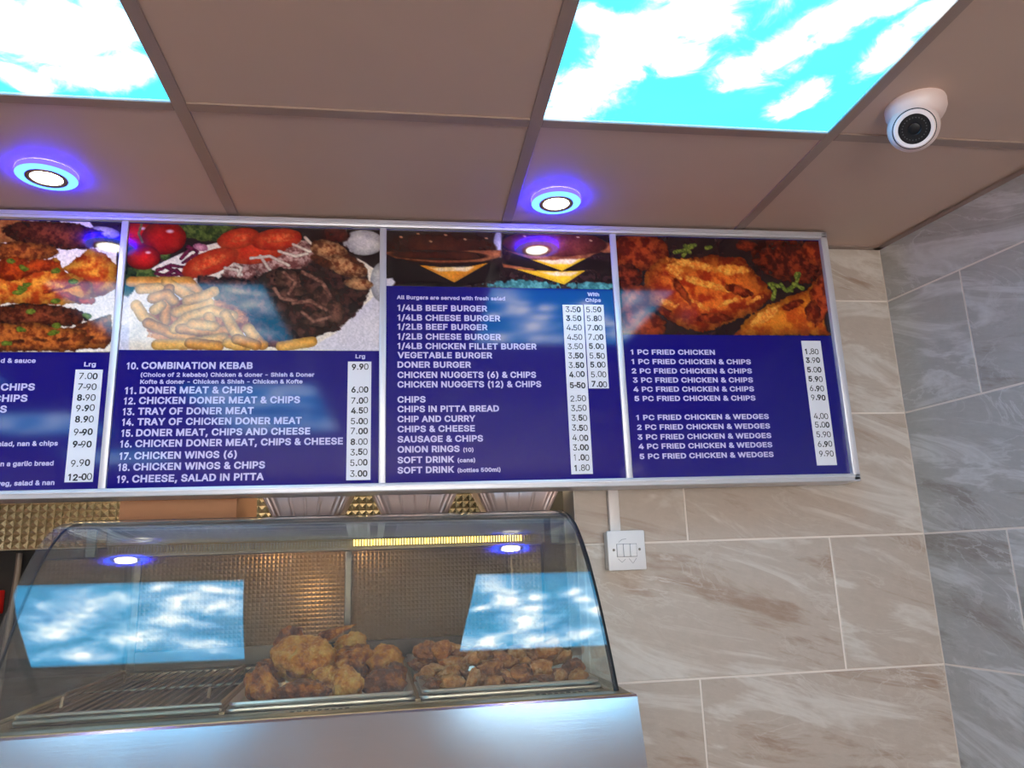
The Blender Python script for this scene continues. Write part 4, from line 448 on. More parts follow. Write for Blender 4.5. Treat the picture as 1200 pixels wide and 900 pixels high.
 ('R', '6'): (453, [226,-13,180,-7,139,9,105,36,79,72,63,114,57,162,62,201,74,241,97,288,132,344,249,515,332,514,154,255,136,256,149,279,161,292,176,304,193,313,213,318,235,320,280,315,319,300,351,275,375,243,390,203,395,157,389,111,373,70,347,35,313,9,272,-7,226,55,253,58,275,68,294,84,309,104,318,129,321,157,318,186,309,211,294,231,275,246,253,256,226,259,200,256,177,246,158,231,143,211,134,187,131,158,134,130,143,104,158,84,177,68,200,58], [5,4,51,51,50,5,6,5,50,50,49,6,7,6,49,8,7,49,49,48,8,48,14,8,9,8,14,15,13,16,54,1,55,13,47,46,1,54,2,54,53,2,3,2,53,53,52,3,4,3,52,51,4,52,14,48,47,47,13,14,13,15,14,9,14,15,10,9,15,15,16,10,16,17,10,17,18,10,32,0,33,43,20,44,33,0,31,31,34,33,42,21,43,20,43,21,27,26,37,38,37,26,39,38,26,26,25,39,25,24,39,40,39,24,24,23,40,34,31,30,35,34,30,30,29,35,36,35,29,29,28,36,28,27,36,27,37,36,40,23,41,23,22,41,42,41,22,21,42,22,10,18,11,55,1,0,0,32,55,44,20,19,46,45,13,18,13,19,45,44,19,19,13,45,17,16,13,12,11,18,18,17,13]),
 ('R', '7'): (453, [88,-6,317,450,317,446,56,446,56,515,397,515,397,447,169,-6,315,446], [0,7,2,1,2,6,6,5,1,6,2,7,4,3,1,1,5,4,1,3,8,2,1,8,0,2,8]),
 ('R', '8'): (453, [226,-13,177,-8,133,6,97,28,69,58,52,94,46,135,49,168,60,198,76,224,97,246,123,262,147,269,147,263,115,277,88,304,70,340,64,380,70,419,85,453,110,482,143,503,182,517,226,522,270,517,309,503,341,482,366,453,382,419,388,380,382,340,364,304,337,277,306,263,306,269,330,262,355,246,376,224,393,198,403,168,407,135,401,94,383,58,356,28,319,6,276,-8,226,55,257,58,282,66,303,78,318,95,327,115,331,139,327,164,317,185,301,203,280,217,255,226,226,229,197,226,172,217,151,203,135,185,125,164,121,139,125,115,134,95,149,78,170,66,196,58,226,296,250,298,271,306,289,318,302,334,310,353,313,376,310,398,302,417,290,432,272,444,251,451,226,454,201,451,180,444,163,432,150,417,142,398,139,376,142,353,150,334,163,318,180,306,202,298,139,267,314,267], [3,66,4,66,65,4,5,4,65,6,5,65,65,64,6,7,6,64,64,63,7,8,7,63,63,62,8,9,8,62,62,10,9,17,16,88,93,59,58,58,70,93,22,84,83,1,69,68,13,61,60,60,59,13,59,93,13,12,13,93,93,92,12,91,12,92,21,85,84,84,22,21,1,68,2,68,67,2,3,2,67,66,3,67,10,62,61,11,10,61,61,13,11,13,12,94,94,12,14,12,91,14,91,90,14,15,14,90,90,89,15,16,15,89,88,16,89,17,88,87,18,17,87,19,18,87,87,86,19,20,19,86,86,85,20,85,21,20,45,47,0,46,0,47,80,24,81,23,81,24,56,55,33,47,45,48,56,33,57,71,57,33,33,34,71,72,71,34,34,73,72,79,25,80,24,80,25,43,42,50,51,50,42,42,41,51,41,40,51,52,51,40,40,39,52,53,52,39,39,38,53,54,53,38,38,37,54,36,54,37,30,29,76,77,76,29,29,28,77,28,27,77,48,45,44,49,48,44,44,43,49,43,50,49,54,36,55,36,35,55,33,55,35,34,33,95,73,34,32,74,73,32,32,31,74,75,74,31,31,30,75,30,76,75,77,27,78,27,26,78,79,78,26,25,79,26,69,1,0,0,46,69,57,71,58,70,58,71,81,23,82,83,82,23,22,83,23,11,13,94,33,35,95,32,34,95]),
 ('R', '9'): (453, [226,522,272,516,313,499,347,473,373,437,389,395,395,347,391,308,378,267,355,221,320,165,204,-6,121,-5,298,254,317,253,304,230,292,217,277,205,259,196,239,190,218,189,173,194,134,209,102,233,78,266,62,306,57,352,63,398,79,439,105,474,140,500,180,516,226,454,200,451,177,441,158,425,144,404,134,380,131,352,134,323,144,298,158,278,177,262,200,253,226,249,252,253,276,262,295,278,309,298,318,322,321,350,318,379,309,404,295,425,276,441,253,451], [24,23,40,40,39,24,25,24,39,26,25,39,39,38,26,38,37,26,27,26,37,20,44,43,32,0,33,20,43,21,42,21,43,31,34,33,33,0,31,10,18,11,21,42,22,42,41,22,23,22,41,40,23,41,27,37,36,28,27,36,29,28,36,36,35,29,30,29,35,35,34,30,34,31,30,54,1,55,15,13,16,13,47,46,9,8,14,48,14,8,49,48,8,8,7,49,7,6,49,50,49,6,6,5,50,51,50,5,5,4,51,17,18,10,16,17,10,15,16,10,10,9,15,9,14,15,13,15,14,47,13,14,14,48,47,51,4,52,4,3,52,53,52,3,3,2,53,54,53,2,1,54,2,44,20,19,0,32,55,55,1,0,46,45,13,18,13,19,44,19,45,19,13,45,17,16,13,12,11,18,18,17,13]),
}
def put_text(b, s, w, x0, x1, z, cap, y):
    """lettering between x0 and x1 with capitals 'cap' high"""
    pen = 0; place = []
    for ch in s:
        if ch == ' ': pen += 215; continue
        adv, V, F = GLYPH[(w, ch)]; place.append((pen, V, F)); pen += adv+(24 if w == 'B' else 0)
    a0 = place[0][0]+min(place[0][1][0::2]); a1 = place[-1][0]+max(place[-1][1][0::2])
    base, high = (-30, 569) if w == 'B' else (-6, 521)
    kz = cap/high; kx = (x1-x0)/(a1-a0) if x1 else kz
    for p, V, F in place:
        vs = [b.verts.new((x0+(V[i]+p-a0)*kx, y, z+(V[i+1]-base)*kz)) for i in range(0, len(V), 2)]
        for i in range(0, len(F), 3):
            try: b.faces.new((vs[F[i]], vs[F[i+1]], vs[F[i+2]]))
            except ValueError: pass
    return b
MENU = {
 1: [('d & sauce', -0.8266, -0.7593, 1.9890),
  ('Lrg', -0.6646, -0.6416, 1.9815),
  ('CHIPS', -0.8200, -0.7553, 1.9303),
  ('CHIPS', -0.8318, -0.7670, 1.9067),
  ('CHIPS', -0.8678, -0.8036, 1.8840),
  ('salad, nan & chips', -0.8203, -0.6999, 1.8150),
  ('on a garlic bread', -0.8113, -0.7040, 1.7744),
  ('veg, salad & nan', -0.8061, -0.6985, 1.7352)],
 2: [('10.', -0.5803, -0.5570, 1.9753),
  ('COMBINATION KEBAB', -0.5510, -0.3246, 1.9763),
  ('11.', -0.5799, -0.5568, 1.9217),
  ('DONER MEAT & CHIPS', -0.5508, -0.3222, 1.9226),
  ('12.', -0.5800, -0.5569, 1.8996),
  ('CHICKEN DONER MEAT & CHIPS', -0.5505, -0.2233, 1.9005),
  ('13.', -0.5805, -0.5575, 1.8768),
  ('TRAY OF DONER MEAT', -0.5507, -0.3184, 1.8775),
  ('14.', -0.5801, -0.5572, 1.8546),
  ('TRAY OF CHICKEN DONER MEAT', -0.5504, -0.2185, 1.8552),
  ('15.', -0.5797, -0.5568, 1.8315),
  ('DONER MEAT, CHIPS AND CHEESE', -0.5510, -0.2003, 1.8321),
  ('16.', -0.5801, -0.5574, 1.8091),
  ('CHICKEN DONER MEAT, CHIPS & CHEESE', -0.5511, -0.1315, 1.8096),
  ('17.', -0.5795, -0.5568, 1.7839),
  ('CHICKEN WINGS (6)', -0.5510, -0.3484, 1.7844),
  ('18.', -0.5804, -0.5578, 1.7608),
  ('CHICKEN WINGS & CHIPS', -0.5511, -0.2906, 1.7613),
  ('19.', -0.5807, -0.5582, 1.7365),
  ('CHEESE, SALAD IN PITTA', -0.5515, -0.2920, 1.7369),
  ('(Choice of 2 kebabs) Chicken & doner - Shish & Doner', -0.5512, -0.1948, 1.9590),
  ('Kofte & doner - Chicken & Shish - Chicken & Kofte', -0.5510, -0.2191, 1.9438),
  ('Lrg', -0.1074, -0.0866, 2.0006)],
 3: [('1/4LB BEEF BURGER', -0.0161, 0.1875, 2.1122),
  ('1/4LB CHEESE BURGER', -0.0161, 0.2168, 2.0890),
  ('1/2LB BEEF BURGER', -0.0161, 0.1872, 2.0675),
  ('1/2LB CHEESE BURGER', -0.0161, 0.2173, 2.0446),
  ('1/4LB CHICKEN FILLET BURGER', -0.0161, 0.2985, 2.0224),
  ('VEGETABLE BURGER', -0.0161, 0.1960, 2.0012),
  ('DONER BURGER', -0.0161, 0.1473, 1.9793),
  ('CHICKEN NUGGETS (6) & CHIPS', -0.0161, 0.2941, 1.9560),
  ('CHICKEN NUGGETS (12) & CHIPS', -0.0161, 0.3049, 1.9342),
  ('CHIPS', -0.0161, 0.0450, 1.9003),
  ('CHIPS IN PITTA BREAD', -0.0161, 0.2072, 1.8789),
  ('All Burgers are served with fresh salad', -0.0176, 0.2293, 2.1395),
  ('With', 0.4248, 0.4530, 2.1532),
  ('Chips', 0.4188, 0.4562, 2.1389),
  ('CHIP AND CURRY', -0.0161, 0.1544, 1.8567),
  ('CHIPS & CHEESE', -0.0161, 0.1525, 1.8346),
  ('SAUSAGE & CHIPS', -0.0161, 0.1698, 1.8122),
  ('ONION RINGS', -0.0161, 0.1179, 1.7900),
  ('SOFT DRINK', -0.0161, 0.1059, 1.7670),
  ('SOFT DRINK', -0.0161, 0.1055, 1.7450),
  ('(10)', 0.1258, 0.1482, 1.7897),
  ('(cans)', 0.1129, 0.1514, 1.7671),
  ('(bottles 500ml)', 0.1125, 0.2063, 1.7453)],
 4: [('1 PC FRIED CHICKEN', 0.5192, 0.7243, 2.0114),
  ('1 PC FRIED CHICKEN & CHIPS', 0.5196, 0.8115, 1.9884),
  ('2 PC FRIED CHICKEN & CHIPS', 0.5184, 0.8115, 1.9660),
  ('3 PC FRIED CHICKEN & CHIPS', 0.5194, 0.8116, 1.9443),
  ('4 PC FRIED CHICKEN & CHIPS', 0.5193, 0.8117, 1.9226),
  ('5 PC FRIED CHICKEN & CHIPS', 0.5202, 0.8129, 1.9007),
  ('1 PC FRIED CHICKEN & WEDGES', 0.5209, 0.8408, 1.8565),
  ('2 PC FRIED CHICKEN & WEDGES', 0.5212, 0.8411, 1.8340),
  ('3 PC FRIED CHICKEN & WEDGES', 0.5205, 0.8415, 1.8115),
  ('4 PC FRIED CHICKEN & WEDGES', 0.5214, 0.8415, 1.7901),
  ('5 PC FRIED CHICKEN & WEDGES', 0.5221, 0.8418, 1.7675)],
}
PRICE = {
 1: [('7.00', -0.6539, 1.9603), ('7-90', -0.6538, 1.9375), ('8.90', -0.6537, 1.9152), ('9.90', -0.6536, 1.8927), ('8.90', -0.6534, 1.8685), ('9-90', -0.6533, 1.8427), ('9-90', -0.6531, 1.8171), ('9.90', -0.6529, 1.7786), ('12-00', -0.6528, 1.7500)],
 2: [('9.90', -0.0972, 1.9809), ('6.00', -0.0973, 1.9291), ('7.00', -0.0974, 1.9056), ('4.50', -0.0974, 1.8837), ('5.00', -0.0975, 1.8600), ('7.00', -0.0975, 1.8379), ('8.00', -0.0975, 1.8150), ('3.50', -0.0976, 1.7927), ('5.00', -0.0976, 1.7700), ('3.00', -0.0977, 1.7465)],
 3: [('3.50', 0.3879, 2.1196), ('3.50', 0.3879, 2.0978), ('4.50', 0.3880, 2.0750), ('4.50', 0.3880, 2.0523), ('3.50', 0.3881, 2.0303), ('3.50', 0.3881, 2.0079), ('3.50', 0.3882, 1.9862), ('4.00', 0.3883, 1.9640), ('5-50', 0.3883, 1.9385), ('2.50', 0.3882, 1.9078), ('3.50', 0.3882, 1.8851), ('3.50', 0.3881, 1.8631), ('3.50', 0.3880, 1.8402), ('4.00', 0.3879, 1.8175), ('3.00', 0.3878, 1.7959), ('1.00', 0.3877, 1.7730), ('1.80', 0.3876, 1.7506), ('5.50', 0.4370, 2.1202), ('5.80', 0.4373, 2.0983), ('7.00', 0.4376, 2.0754), ('7.00', 0.4379, 2.0526), ('5.00', 0.4382, 2.0306), ('5.50', 0.4385, 2.0081), ('5.00', 0.4388, 1.9862), ('5.00', 0.4391, 1.9640), ('7.00', 0.4394, 1.9409)],
 4: [('1.80', 0.9680, 2.0204), ('3.90', 0.9684, 1.9986), ('5.00', 0.9688, 1.9748), ('5.90', 0.9691, 1.9523), ('6.90', 0.9695, 1.9293), ('9.90', 0.9698, 1.9070), ('4.00', 0.9705, 1.8622), ('5.00', 0.9708, 1.8418), ('5.90', 0.9712, 1.8184), ('6.90', 0.9716, 1.7962), ('9.90', 0.9719, 1.7737)],
}
STRIPS = {1: [(-.680, -.6265, 1.740, 1.9746)], 2: [(-.1235, -.073, 1.733, 1.993)], 3: [(.3635, .4122, 1.7365, 2.131), (.4147, .4615, 1.931, 2.132)], 4: [(.9455, .995, 1.746, 2.047)]}
PHOTO_Z = {1: 2.012, 2: 2.018, 3: 2.171, 4: 2.060}
PX = {1: (-1.170, -.615), 2: (-.599, -.056), 3: (-.041, .487), 4: (.502, 1.026)}
ZB, ZT = 1.727, 2.308
# ---- painted food photographs: colour is stored on a fine grid of the print (artboard in mm, y down)
def vnoise(x, y, seed):
    xi = np.floor(x).astype(np.int64); yi = np.floor(y).astype(np.int64); fx = x-xi; fy = y-yi
    fx = fx*fx*(3-2*fx); fy = fy*fy*(3-2*fy)
    def h(i, j):
        n = (i*374761393+j*668265263+seed*974711) & 0xffffffff
        n = ((n ^ (n >> 13))*1274126177) & 0xffffffff
        return ((n ^ (n >> 16)) & 0xffff)/65535.0
    return (h(xi, yi)*(1-fx)+h(xi+1, yi)*fx)*(1-fy)+(h(xi, yi+1)*(1-fx)+h(xi+1, yi+1)*fx)*fy
def fbm(x, y, seed, oct=4):
    s = 0; a_ = .5; t_ = 0
    for k in range(oct): s = s+a_*vnoise(x*2**k, y*2**k, seed+k*17); t_ += a_; a_ *= .55
    return s/t_
# kind: main colour, second colour, grain mm, contrast, rim darkening, edge wobble mm, edge softness mm
INK = {
 'plate': ((240, 228, 208), (226, 208, 184), 60, .5, 0, 1, 2), 'table': ((226, 216, 214), (206, 198, 208), 60, .6, 0, 1, 4), 'dark': ((30, 18, 20), (48, 26, 26), 20, .8, 0, 2, 4),
 'onion': ((206, 196, 196), (160, 140, 150), 14, .6, .3, 1, 2), 'nan': ((206, 134, 66), (166, 88, 40), 12, 1.2, .3, 2, 2), 'kebab': ((132, 56, 30), (70, 24, 14), 9, 1.5, .55, 4, 2),
 'kofte': ((192, 100, 36), (112, 44, 18), 8, 1.6, .5, 4, 2), 'grill': ((232, 148, 44), (176, 58, 16), 16, 1.7, .4, 5, 2), 'red': ((206, 72, 18), (130, 34, 12), 10, 1.4, .4, 5, 3),
 'char': ((50, 22, 14), (90, 38, 18), 5, 1, 0, 3, 3), 'green': ((128, 142, 38), (74, 92, 24), 5, 1, .3, 3, 1.5), 'tomato': ((226, 30, 22), (176, 14, 14), 26, 1, .55, 0, 1.5),
 'leaf': ((96, 116, 48), (40, 62, 26), 7, 1.5, .3, 6, 2), 'leafd': ((40, 60, 34), (20, 32, 22), 7, 1.2, 0, 6, 3), 'stem': ((120, 110, 60), (80, 80, 40), 5, 1, 0, 0, 1), 'cup': ((226, 220, 216), (186, 180, 186), 20, 1, .3, 0, 2),
 'reddark': ((96, 28, 22), (50, 16, 16), 10, 1, .3, 2, 3), 'meatd': ((70, 38, 34), (30, 16, 18), 9, 1.6, .1, 8, 4), 'onionw': ((206, 160, 150), (120, 64, 60), 7, 1.7, .2, 6, 4),
 'cabbage': ((116, 30, 60), (70, 16, 42), 5, 1.2, .2, 2, 1), 'pink': ((216, 150, 160), (170, 90, 120), 8, 1, .2, 2, 1), 'slice': ((230, 72, 34), (206, 40, 20), 14, 1.2, .35, 1, 1.5), 'slicein': ((240, 110, 56), (216, 60, 28), 6, 1.6, .2, 3, 3),
 'white': ((238, 226, 204), (206, 176, 160), 8, 1, .3, 1, 1), 'grillb': ((206, 146, 96), (110, 50, 26), 10, 1.8, .4, 3, 2), 'doner': ((122, 78, 62), (64, 36, 32), 9, 1.6, .6, 5, 2), 'donerd': ((92, 54, 46), (44, 22, 22), 8, 1.6, .6, 5, 2), 'donerl': ((160, 112, 92), (104, 62, 52), 6, 1.2, .4, 2, 1.5),
 'meatr': ((120, 66, 56), (56, 30, 34), 8, 1.7, .4, 5, 3), 'fryd': ((206, 128, 56), (140, 70, 34), 9, 1.3, 0, 6, 3), 'fry': ((248, 192, 96), (230, 160, 66), 16, .9, .34, 1.2, 1.2), 'fryo': ((240, 172, 74), (214, 134, 48), 16, .9, .4, 1.2, 1.2),
 'bund': ((96, 40, 24), (62, 22, 16), 30, 1, .5, 0, 2), 'bun': ((150, 66, 46), (104, 36, 28), 30, 1, .45, 0, 2), 'bunlow': ((196, 116, 66), (140, 66, 40), 14, 1, .3, 1, 2), 'pattyd': ((34, 20, 22), (16, 10, 14), 6, 1.4, .2, 4, 3), 'patty': ((60, 34, 34), (26, 14, 18), 6, 1.6, .2, 4, 2),
 'cheeseo': ((240, 160, 44), (226, 132, 30), 20, .8, .15, 0, 1), 'cheese': ((250, 204, 44), (240, 176, 30), 20, .8, .15, 0, 1), 'cheesel': ((246, 220, 176), (240, 196, 120), 20, .8, 0, 2, 4), 'lettuce': ((96, 166, 160), (50, 110, 110), 7, 1.5, .1, 6, 2), 'seed': ((206, 150, 110), (180, 120, 80), 5, 1, 0, 0, .8),
 'fried': ((178, 66, 26), (100, 24, 12), 15, 1.8, .35, 5, 3), 'friedd': ((140, 46, 22), (66, 16, 10), 14, 1.7, .35, 5, 3), 'friedo': ((226, 108, 32), (160, 44, 16), 20, 1.9, .45, 7, 2), 'friedy': ((234, 132, 32), (190, 74, 18), 20, 1.7, .4, 5, 2), 'crumb': ((246, 170, 66), (222, 116, 36), 7, 1.4, .1, 6, 4), 'leafb': ((140, 150, 54), (70, 84, 30), 5, 1.2, .2, 2, 1)}
class Art:
    def __init__(s, w, h, seed):
        s.w, s.h = w, h; s.nx = int(w/1.7); s.ny = int(h/1.7)
        s.X, s.Y = np.meshgrid(np.linspace(0, w, s.nx), np.linspace(0, h, s.ny)); s.seed = seed; s.k = 0
        s.C = np.zeros((s.ny, s.nx, 3)); s.C[:] = np.array([34, 20, 22])/255
        wx = s.X/9; wy = s.Y/9; s.wa = fbm(wx, wy, seed+5)-.5; s.wb = fbm(wx, wy, seed+9)-.5
        s.fine = fbm(s.X/3.2, s.Y/3.2, seed+77, 3)
    def lay(s, sd, depth, kind):
        c1, c2, g, con, rim, wob, soft = INK[kind]; s.k += 1
        sd = sd+(s.wa*2*wob)
        al = np.clip(.5-sd/max(soft, .6), 0, 1)[..., None]
        n = fbm(s.X/g+s.k*3.1, s.Y/g+s.k*1.7, s.seed+s.k, 5); n = np.clip(.5+(n-.5)*2.1*con, 0, 1)[..., None]
        c = np.array(c1)/255*n+np.array(c2)/255*(1-n)
        sh = 1-rim*np.clip(1-(-sd)/max(depth, .1), 0, 1)**1.6
        c = c*sh[..., None]*(.86+.28*s.fine[..., None])
        s.C = s.C*(1-al)+np.clip(c, 0, 1)*al
    def E(s, cx, cy, rx, ry, ang, kind, t=None):
        a_ = R(ang); dx = s.X-cx; dy = s.Y-cy; u = (dx*math.cos(a_)+dy*math.sin(a_))/rx; v = (-dx*math.sin(a_)+dy*math.cos(a_))/ry
        r = np.sqrt(u*u+v*v)+1e-6
        s.lay((r-1)*min(rx, ry), min(rx, ry)*.9, kind)
        if kind == 'tomato':
            hx = (s.X-cx-rx*.25)/(rx*.22); hy = (s.Y-cy+ry*.4)/(ry*.14); al = np.clip(1-(hx*hx+hy*hy), 0, 1)[..., None]*.75; s.C = s.C*(1-al)+al
    def dist(s, pts, closed):
        D = np.full(s.X.shape, 1e9); inside = np.zeros(s.X.shape, bool); n = len(pts)
        for i in range(n if closed else n-1):
            (ax, ay), (bx, by) = pts[i], pts[(i+1) % n]; dx, dy = bx-ax, by-ay; L = dx*dx+dy*dy+1e-9
            t = np.clip(((s.X-ax)*dx+(s.Y-ay)*dy)/L, 0, 1); D = np.minimum(D, np.hypot(s.X-ax-t*dx, s.Y-ay-t*dy))
            if closed and ay != by: inside ^= ((ay > s.Y) != (by > s.Y)) & (s.X < (bx-ax)*(s.Y-ay)/(by-ay)+ax)
        return np.where(inside, -D, D) if closed else D
    def P(s, pts, kind, t=None):
        w = min(max(p[0] for p in pts)-min(p[0] for p in pts), max(p[1] for p in pts)-min(p[1] for p in pts)); s.lay(s.dist(pts, True), w*.3, kind)
    def S(s, pts, w, kind, t=None): s.lay(s.dist(pts, False)-w/2, w*.5, kind)
    def mesh(s, name, x0, ztop, y):
        X = x0+s.X/1000; Zc = ztop-s.Y/1000; co = np.stack([X, np.full_like(X, y), Zc], -1).reshape(-1, 3)
        nx, ny = s.nx, s.ny; i = np.arange((ny-1)*(nx-1)); r_ = i//(nx-1); c_ = i % (nx-1); a_ = r_*nx+c_
        F = np.stack([a_, a_+nx, a_+nx+1, a_+1], -1)
        me = bpy.data.meshes.new(name); me.from_pydata(co.tolist(), [], F.tolist())
        at = me.color_attributes.new('col', 'FLOAT_COLOR', 'POINT'); C = np.clip(s.C, 0, 1); C = np.where(C <= .04045, C/12.92, ((C+.055)/1.055)**2.4)
        at.data.foreach_set('color', np.concatenate([C, np.ones((ny, nx, 1))], -1).reshape(-1).astype(np.float32)); return me
def paint(k):
    x0, x1 = PX[k]; A = Art((x1-x0)*1000, (ZT-PHOTO_Z[k])*1000, k*31); E, P, S = A.E, A.P, A.S
    if k == 1:
        P([(490,-15),(556,-17),(553,54),(517,40)],'dark'); P([(18,0),(477,-15),(517,37),(549,64),(560,295),(62,297)],'plate'); E(520,23,33,13,8,'onion')
        E(322,20,57,33,0,'nan'); E(202,28,71,33,10,'kebab'); E(97,46,76,38,-10,'grill'); E(423,32,107,32,5,'kebab'); E(353,73,78,23,0,'kofte'); E(214,91,81,24,5,'kofte')
        E(97,127,81,38,0,'kebab'); P([(444,110),(469,83),(497,60),(528,72),(552,103),(554,152),(528,172),(507,172)],'grill')
        P([(280,94),(364,97),(430,84),(450,115),(504,138),(511,172),(487,189),(411,193),(353,189),(304,199)],'grill')
        P([(87,197),(167,140),(281,137),(295,189),(191,232)],'grill'); E(345,112,43,28,0,'red'); E(398,104,40,15,-5,'red'); E(401,216,104,26,2,'kebab')
        P([(495,230),(549,212),(559,267),(546,286),(463,291),(463,249)],'kofte'); P([(284,236),(394,231),(501,248),(512,276),(484,294),(291,295)],'kofte')
        E(156,269,119,28,0,'kebab'); E(491,239,13,4,-20,'char'); E(507,267,13,4,-20,'char'); E(461,267,13,4,-15,'char'); E(411,268,13,4,10,'char')
        E(374,273,13,4,0,'char'); E(357,231,13,4,10,'char'); E(438,211,13,4,-10,'char'); E(476,206,13,4,20,'char'); E(366,155,10,6,10,'green'); E(376,148,10,6,-25,'green')
        E(361,165,10,6,-5,'green'); E(339,95,10,6,20,'green'); E(365,109,10,6,20,'green'); E(431,115,10,6,-5,'green'); E(468,139,10,6,15,'green')
        E(436,183,10,6,-10,'green'); E(390,207,10,6,-5,'green'); E(502,215,10,6,20,'green'); E(350,277,10,6,0,'green'); E(438,254,10,6,-20,'green')
        E(376,247,10,6,10,'green'); E(445,237,10,6,0,'green'); S([(451,168),(486,182),(508,182)],12,'red'); S([(413,164),(450,154),(483,144)],8,'red')
    if k == 2:
        E(287,252,322,225,-4,'plate'); P([(-14,201),(10,153),(21,295),(-7,295)],'table'); P([(388,288),(447,250),(497,195),(549,145),(550,293)],'table')
        E(17,25,40,33,0,'tomato'); E(152,16,59,21,10,'leaf'); E(192,6,32,14,-20,'leaf'); E(36,116,32,15,20,'leaf'); E(4,137,21,32,0,'leafd'); E(79,73,14,11,0,'leaf')
        E(73,33,47,40,0,'tomato'); E(34,80,35,29,0,'tomato'); S([(25,-1),(20,25),(29,44)],5,'stem'); E(506,33,46,31,0,'cup'); E(549,128,27,48,0,'cup')
        E(443,16,32,21,0,'reddark'); P([(183,134),(285,54),(402,29),(470,44),(512,100),(523,145),(498,201),(457,239),(397,261),(289,281),(237,231)],'meatd')
        E(321,70,86,38,-10,'onionw'); E(242,111,38,16,0,'onionw'); S([(65,109),(93,97),(128,102)],8,'cabbage'); S([(63,117),(90,122),(123,114)],8,'cabbage')
        S([(112,81),(125,64),(149,52)],8,'cabbage'); S([(117,91),(136,75),(155,74)],8,'cabbage'); S([(84,103),(114,116),(139,124)],8,'cabbage')
        S([(125,53),(145,63),(136,86)],8,'cabbage'); S([(75,122),(104,108),(119,124)],8,'cabbage'); E(152,53,16,9,20,'pink'); E(270,57,67,33,-10,'slice')
        E(231,30,46,24,-15,'slice'); E(314,30,56,26,-8,'slice'); E(174,89,63,28,-25,'slice'); E(171,88,38,14,-25,'slicein'); E(317,26,32,12,-8,'slicein')
        E(238,28,24,10,-15,'slicein'); S([(280,71),(294,93),(307,110)],7,'white'); S([(260,77),(300,71),(342,92)],7,'white'); S([(376,24),(397,46),(412,34)],7,'white')
        S([(350,41),(387,58),(412,46)],7,'white'); S([(206,101),(232,106),(242,117)],7,'white'); S([(320,59),(356,70),(382,63)],7,'white')
        S([(226,92),(241,100),(235,119)],7,'white'); E(428,54,43,23,15,'grillb'); E(470,92,48,24,20,'grillb'); E(497,134,32,14,5,'grillb'); E(413,80,27,11,30,'char')
        E(486,78,27,5,30,'char'); E(313,126,38,24,-30,'donerd'); E(358,131,48,27,20,'doner'); E(404,141,43,27,40,'donerd'); E(344,170,43,24,-20,'doner')
        E(395,186,48,24,10,'donerd'); E(425,169,32,32,0,'doner'); E(366,213,48,21,15,'donerd'); E(416,218,43,21,-10,'doner'); E(315,197,32,32,0,'donerd')
        E(446,201,21,32,0,'doner'); E(387,245,38,14,0,'donerd'); S([(332,109),(358,131),(344,159)],9,'donerl'); S([(373,108),(414,130),(435,163)],9,'donerl')
        S([(355,181),(390,175),(426,196)],9,'donerl'); S([(375,202),(401,224),(436,212)],9,'donerl'); S([(313,148),(329,170),(360,175)],9,'donerl')
        E(179,140,32,19,30,'meatr'); E(215,177,43,21,40,'meatr'); E(251,209,43,21,40,'meatr'); E(277,241,43,23,30,'meatr'); E(308,265,38,15,20,'meatr')
        E(244,149,38,19,20,'meatr'); E(285,187,32,27,30,'meatr'); E(155,231,107,59,0,'fryd'); S([(14,137),(67,136),(130,135),(150,156)],24,'fryo')
        S([(34,153),(82,149)],24,'fry'); S([(86,136),(116,157),(167,183)],24,'fry'); S([(92,152),(89,189),(87,227)],24,'fryo'); S([(27,190),(44,216),(74,237)],24,'fry')
        S([(66,200),(77,190)],24,'fry'); S([(54,230),(103,253),(147,263)],24,'fryo'); S([(110,205),(143,191),(176,183)],24,'fry')
        S([(110,242),(134,216),(182,199),(227,212)],24,'fry'); S([(122,242),(170,247),(228,244)],24,'fryo'); S([(178,215),(184,231)],24,'fry')
        S([(76,278),(138,276),(210,263)],24,'fry'); S([(143,274),(201,281)],24,'fryo'); S([(212,209),(233,247),(259,281)],24,'fry'); S([(220,273),(249,281)],24,'fry')
        S([(268,252),(293,278)],24,'fryo'); S([(333,281),(397,270)],24,'fry'); S([(132,178),(166,167),(185,156)],24,'fry'); S([(60,174),(88,163),(103,179)],24,'fryo')
        S([(145,231),(189,236)],24,'fry'); S([(262,241),(273,257)],24,'fry'); S([(239,265),(279,278)],24,'fryo')
    if k == 3:
        P([(-15,-2),(267,-10),(262,139),(-15,143)],'dark'); E(263,28,15,34,0,'cup'); E(4,125,15,15,0,'table'); E(125,97,140,39,0,'pattyd'); E(126,42,129,42,0,'bund')
        P([(-10,55),(265,44),(265,60),(219,74),(120,79),(23,70)],'bunlow'); E(121,60,113,13,0,'bund'); P([(74,85),(120,89),(179,89),(234,76),(154,126)],'cheeseo')
        P([(96,91),(199,87),(184,98),(120,100)],'cheesel'); P([(267,-10),(536,-18),(526,140),(262,144)],'dark'); E(520,32,30,13,0,'bunlow'); E(400,81,138,25,0,'pattyd')
        E(399,107,138,22,0,'patty'); E(317,130,89,11,0,'lettuce'); E(480,130,59,10,0,'lettuce'); E(396,25,126,35,0,'bun')
        P([(270,43),(340,66),(411,70),(468,60),(520,32),(506,43),(422,57),(330,55)],'bunlow'); P([(335,66),(401,70),(469,59),(408,93)],'cheese')
        P([(350,67),(453,62),(432,75),(385,77)],'cheesel'); P([(269,81),(339,93),(410,94),(464,91),(411,127)],'cheese')
        P([(354,97),(446,95),(430,105),(389,106)],'cheesel'); P([(267,78),(339,89),(349,95),(269,87)],'bunlow'); E(33,17,4,2,10,'seed'); E(72,8,4,2,10,'seed')
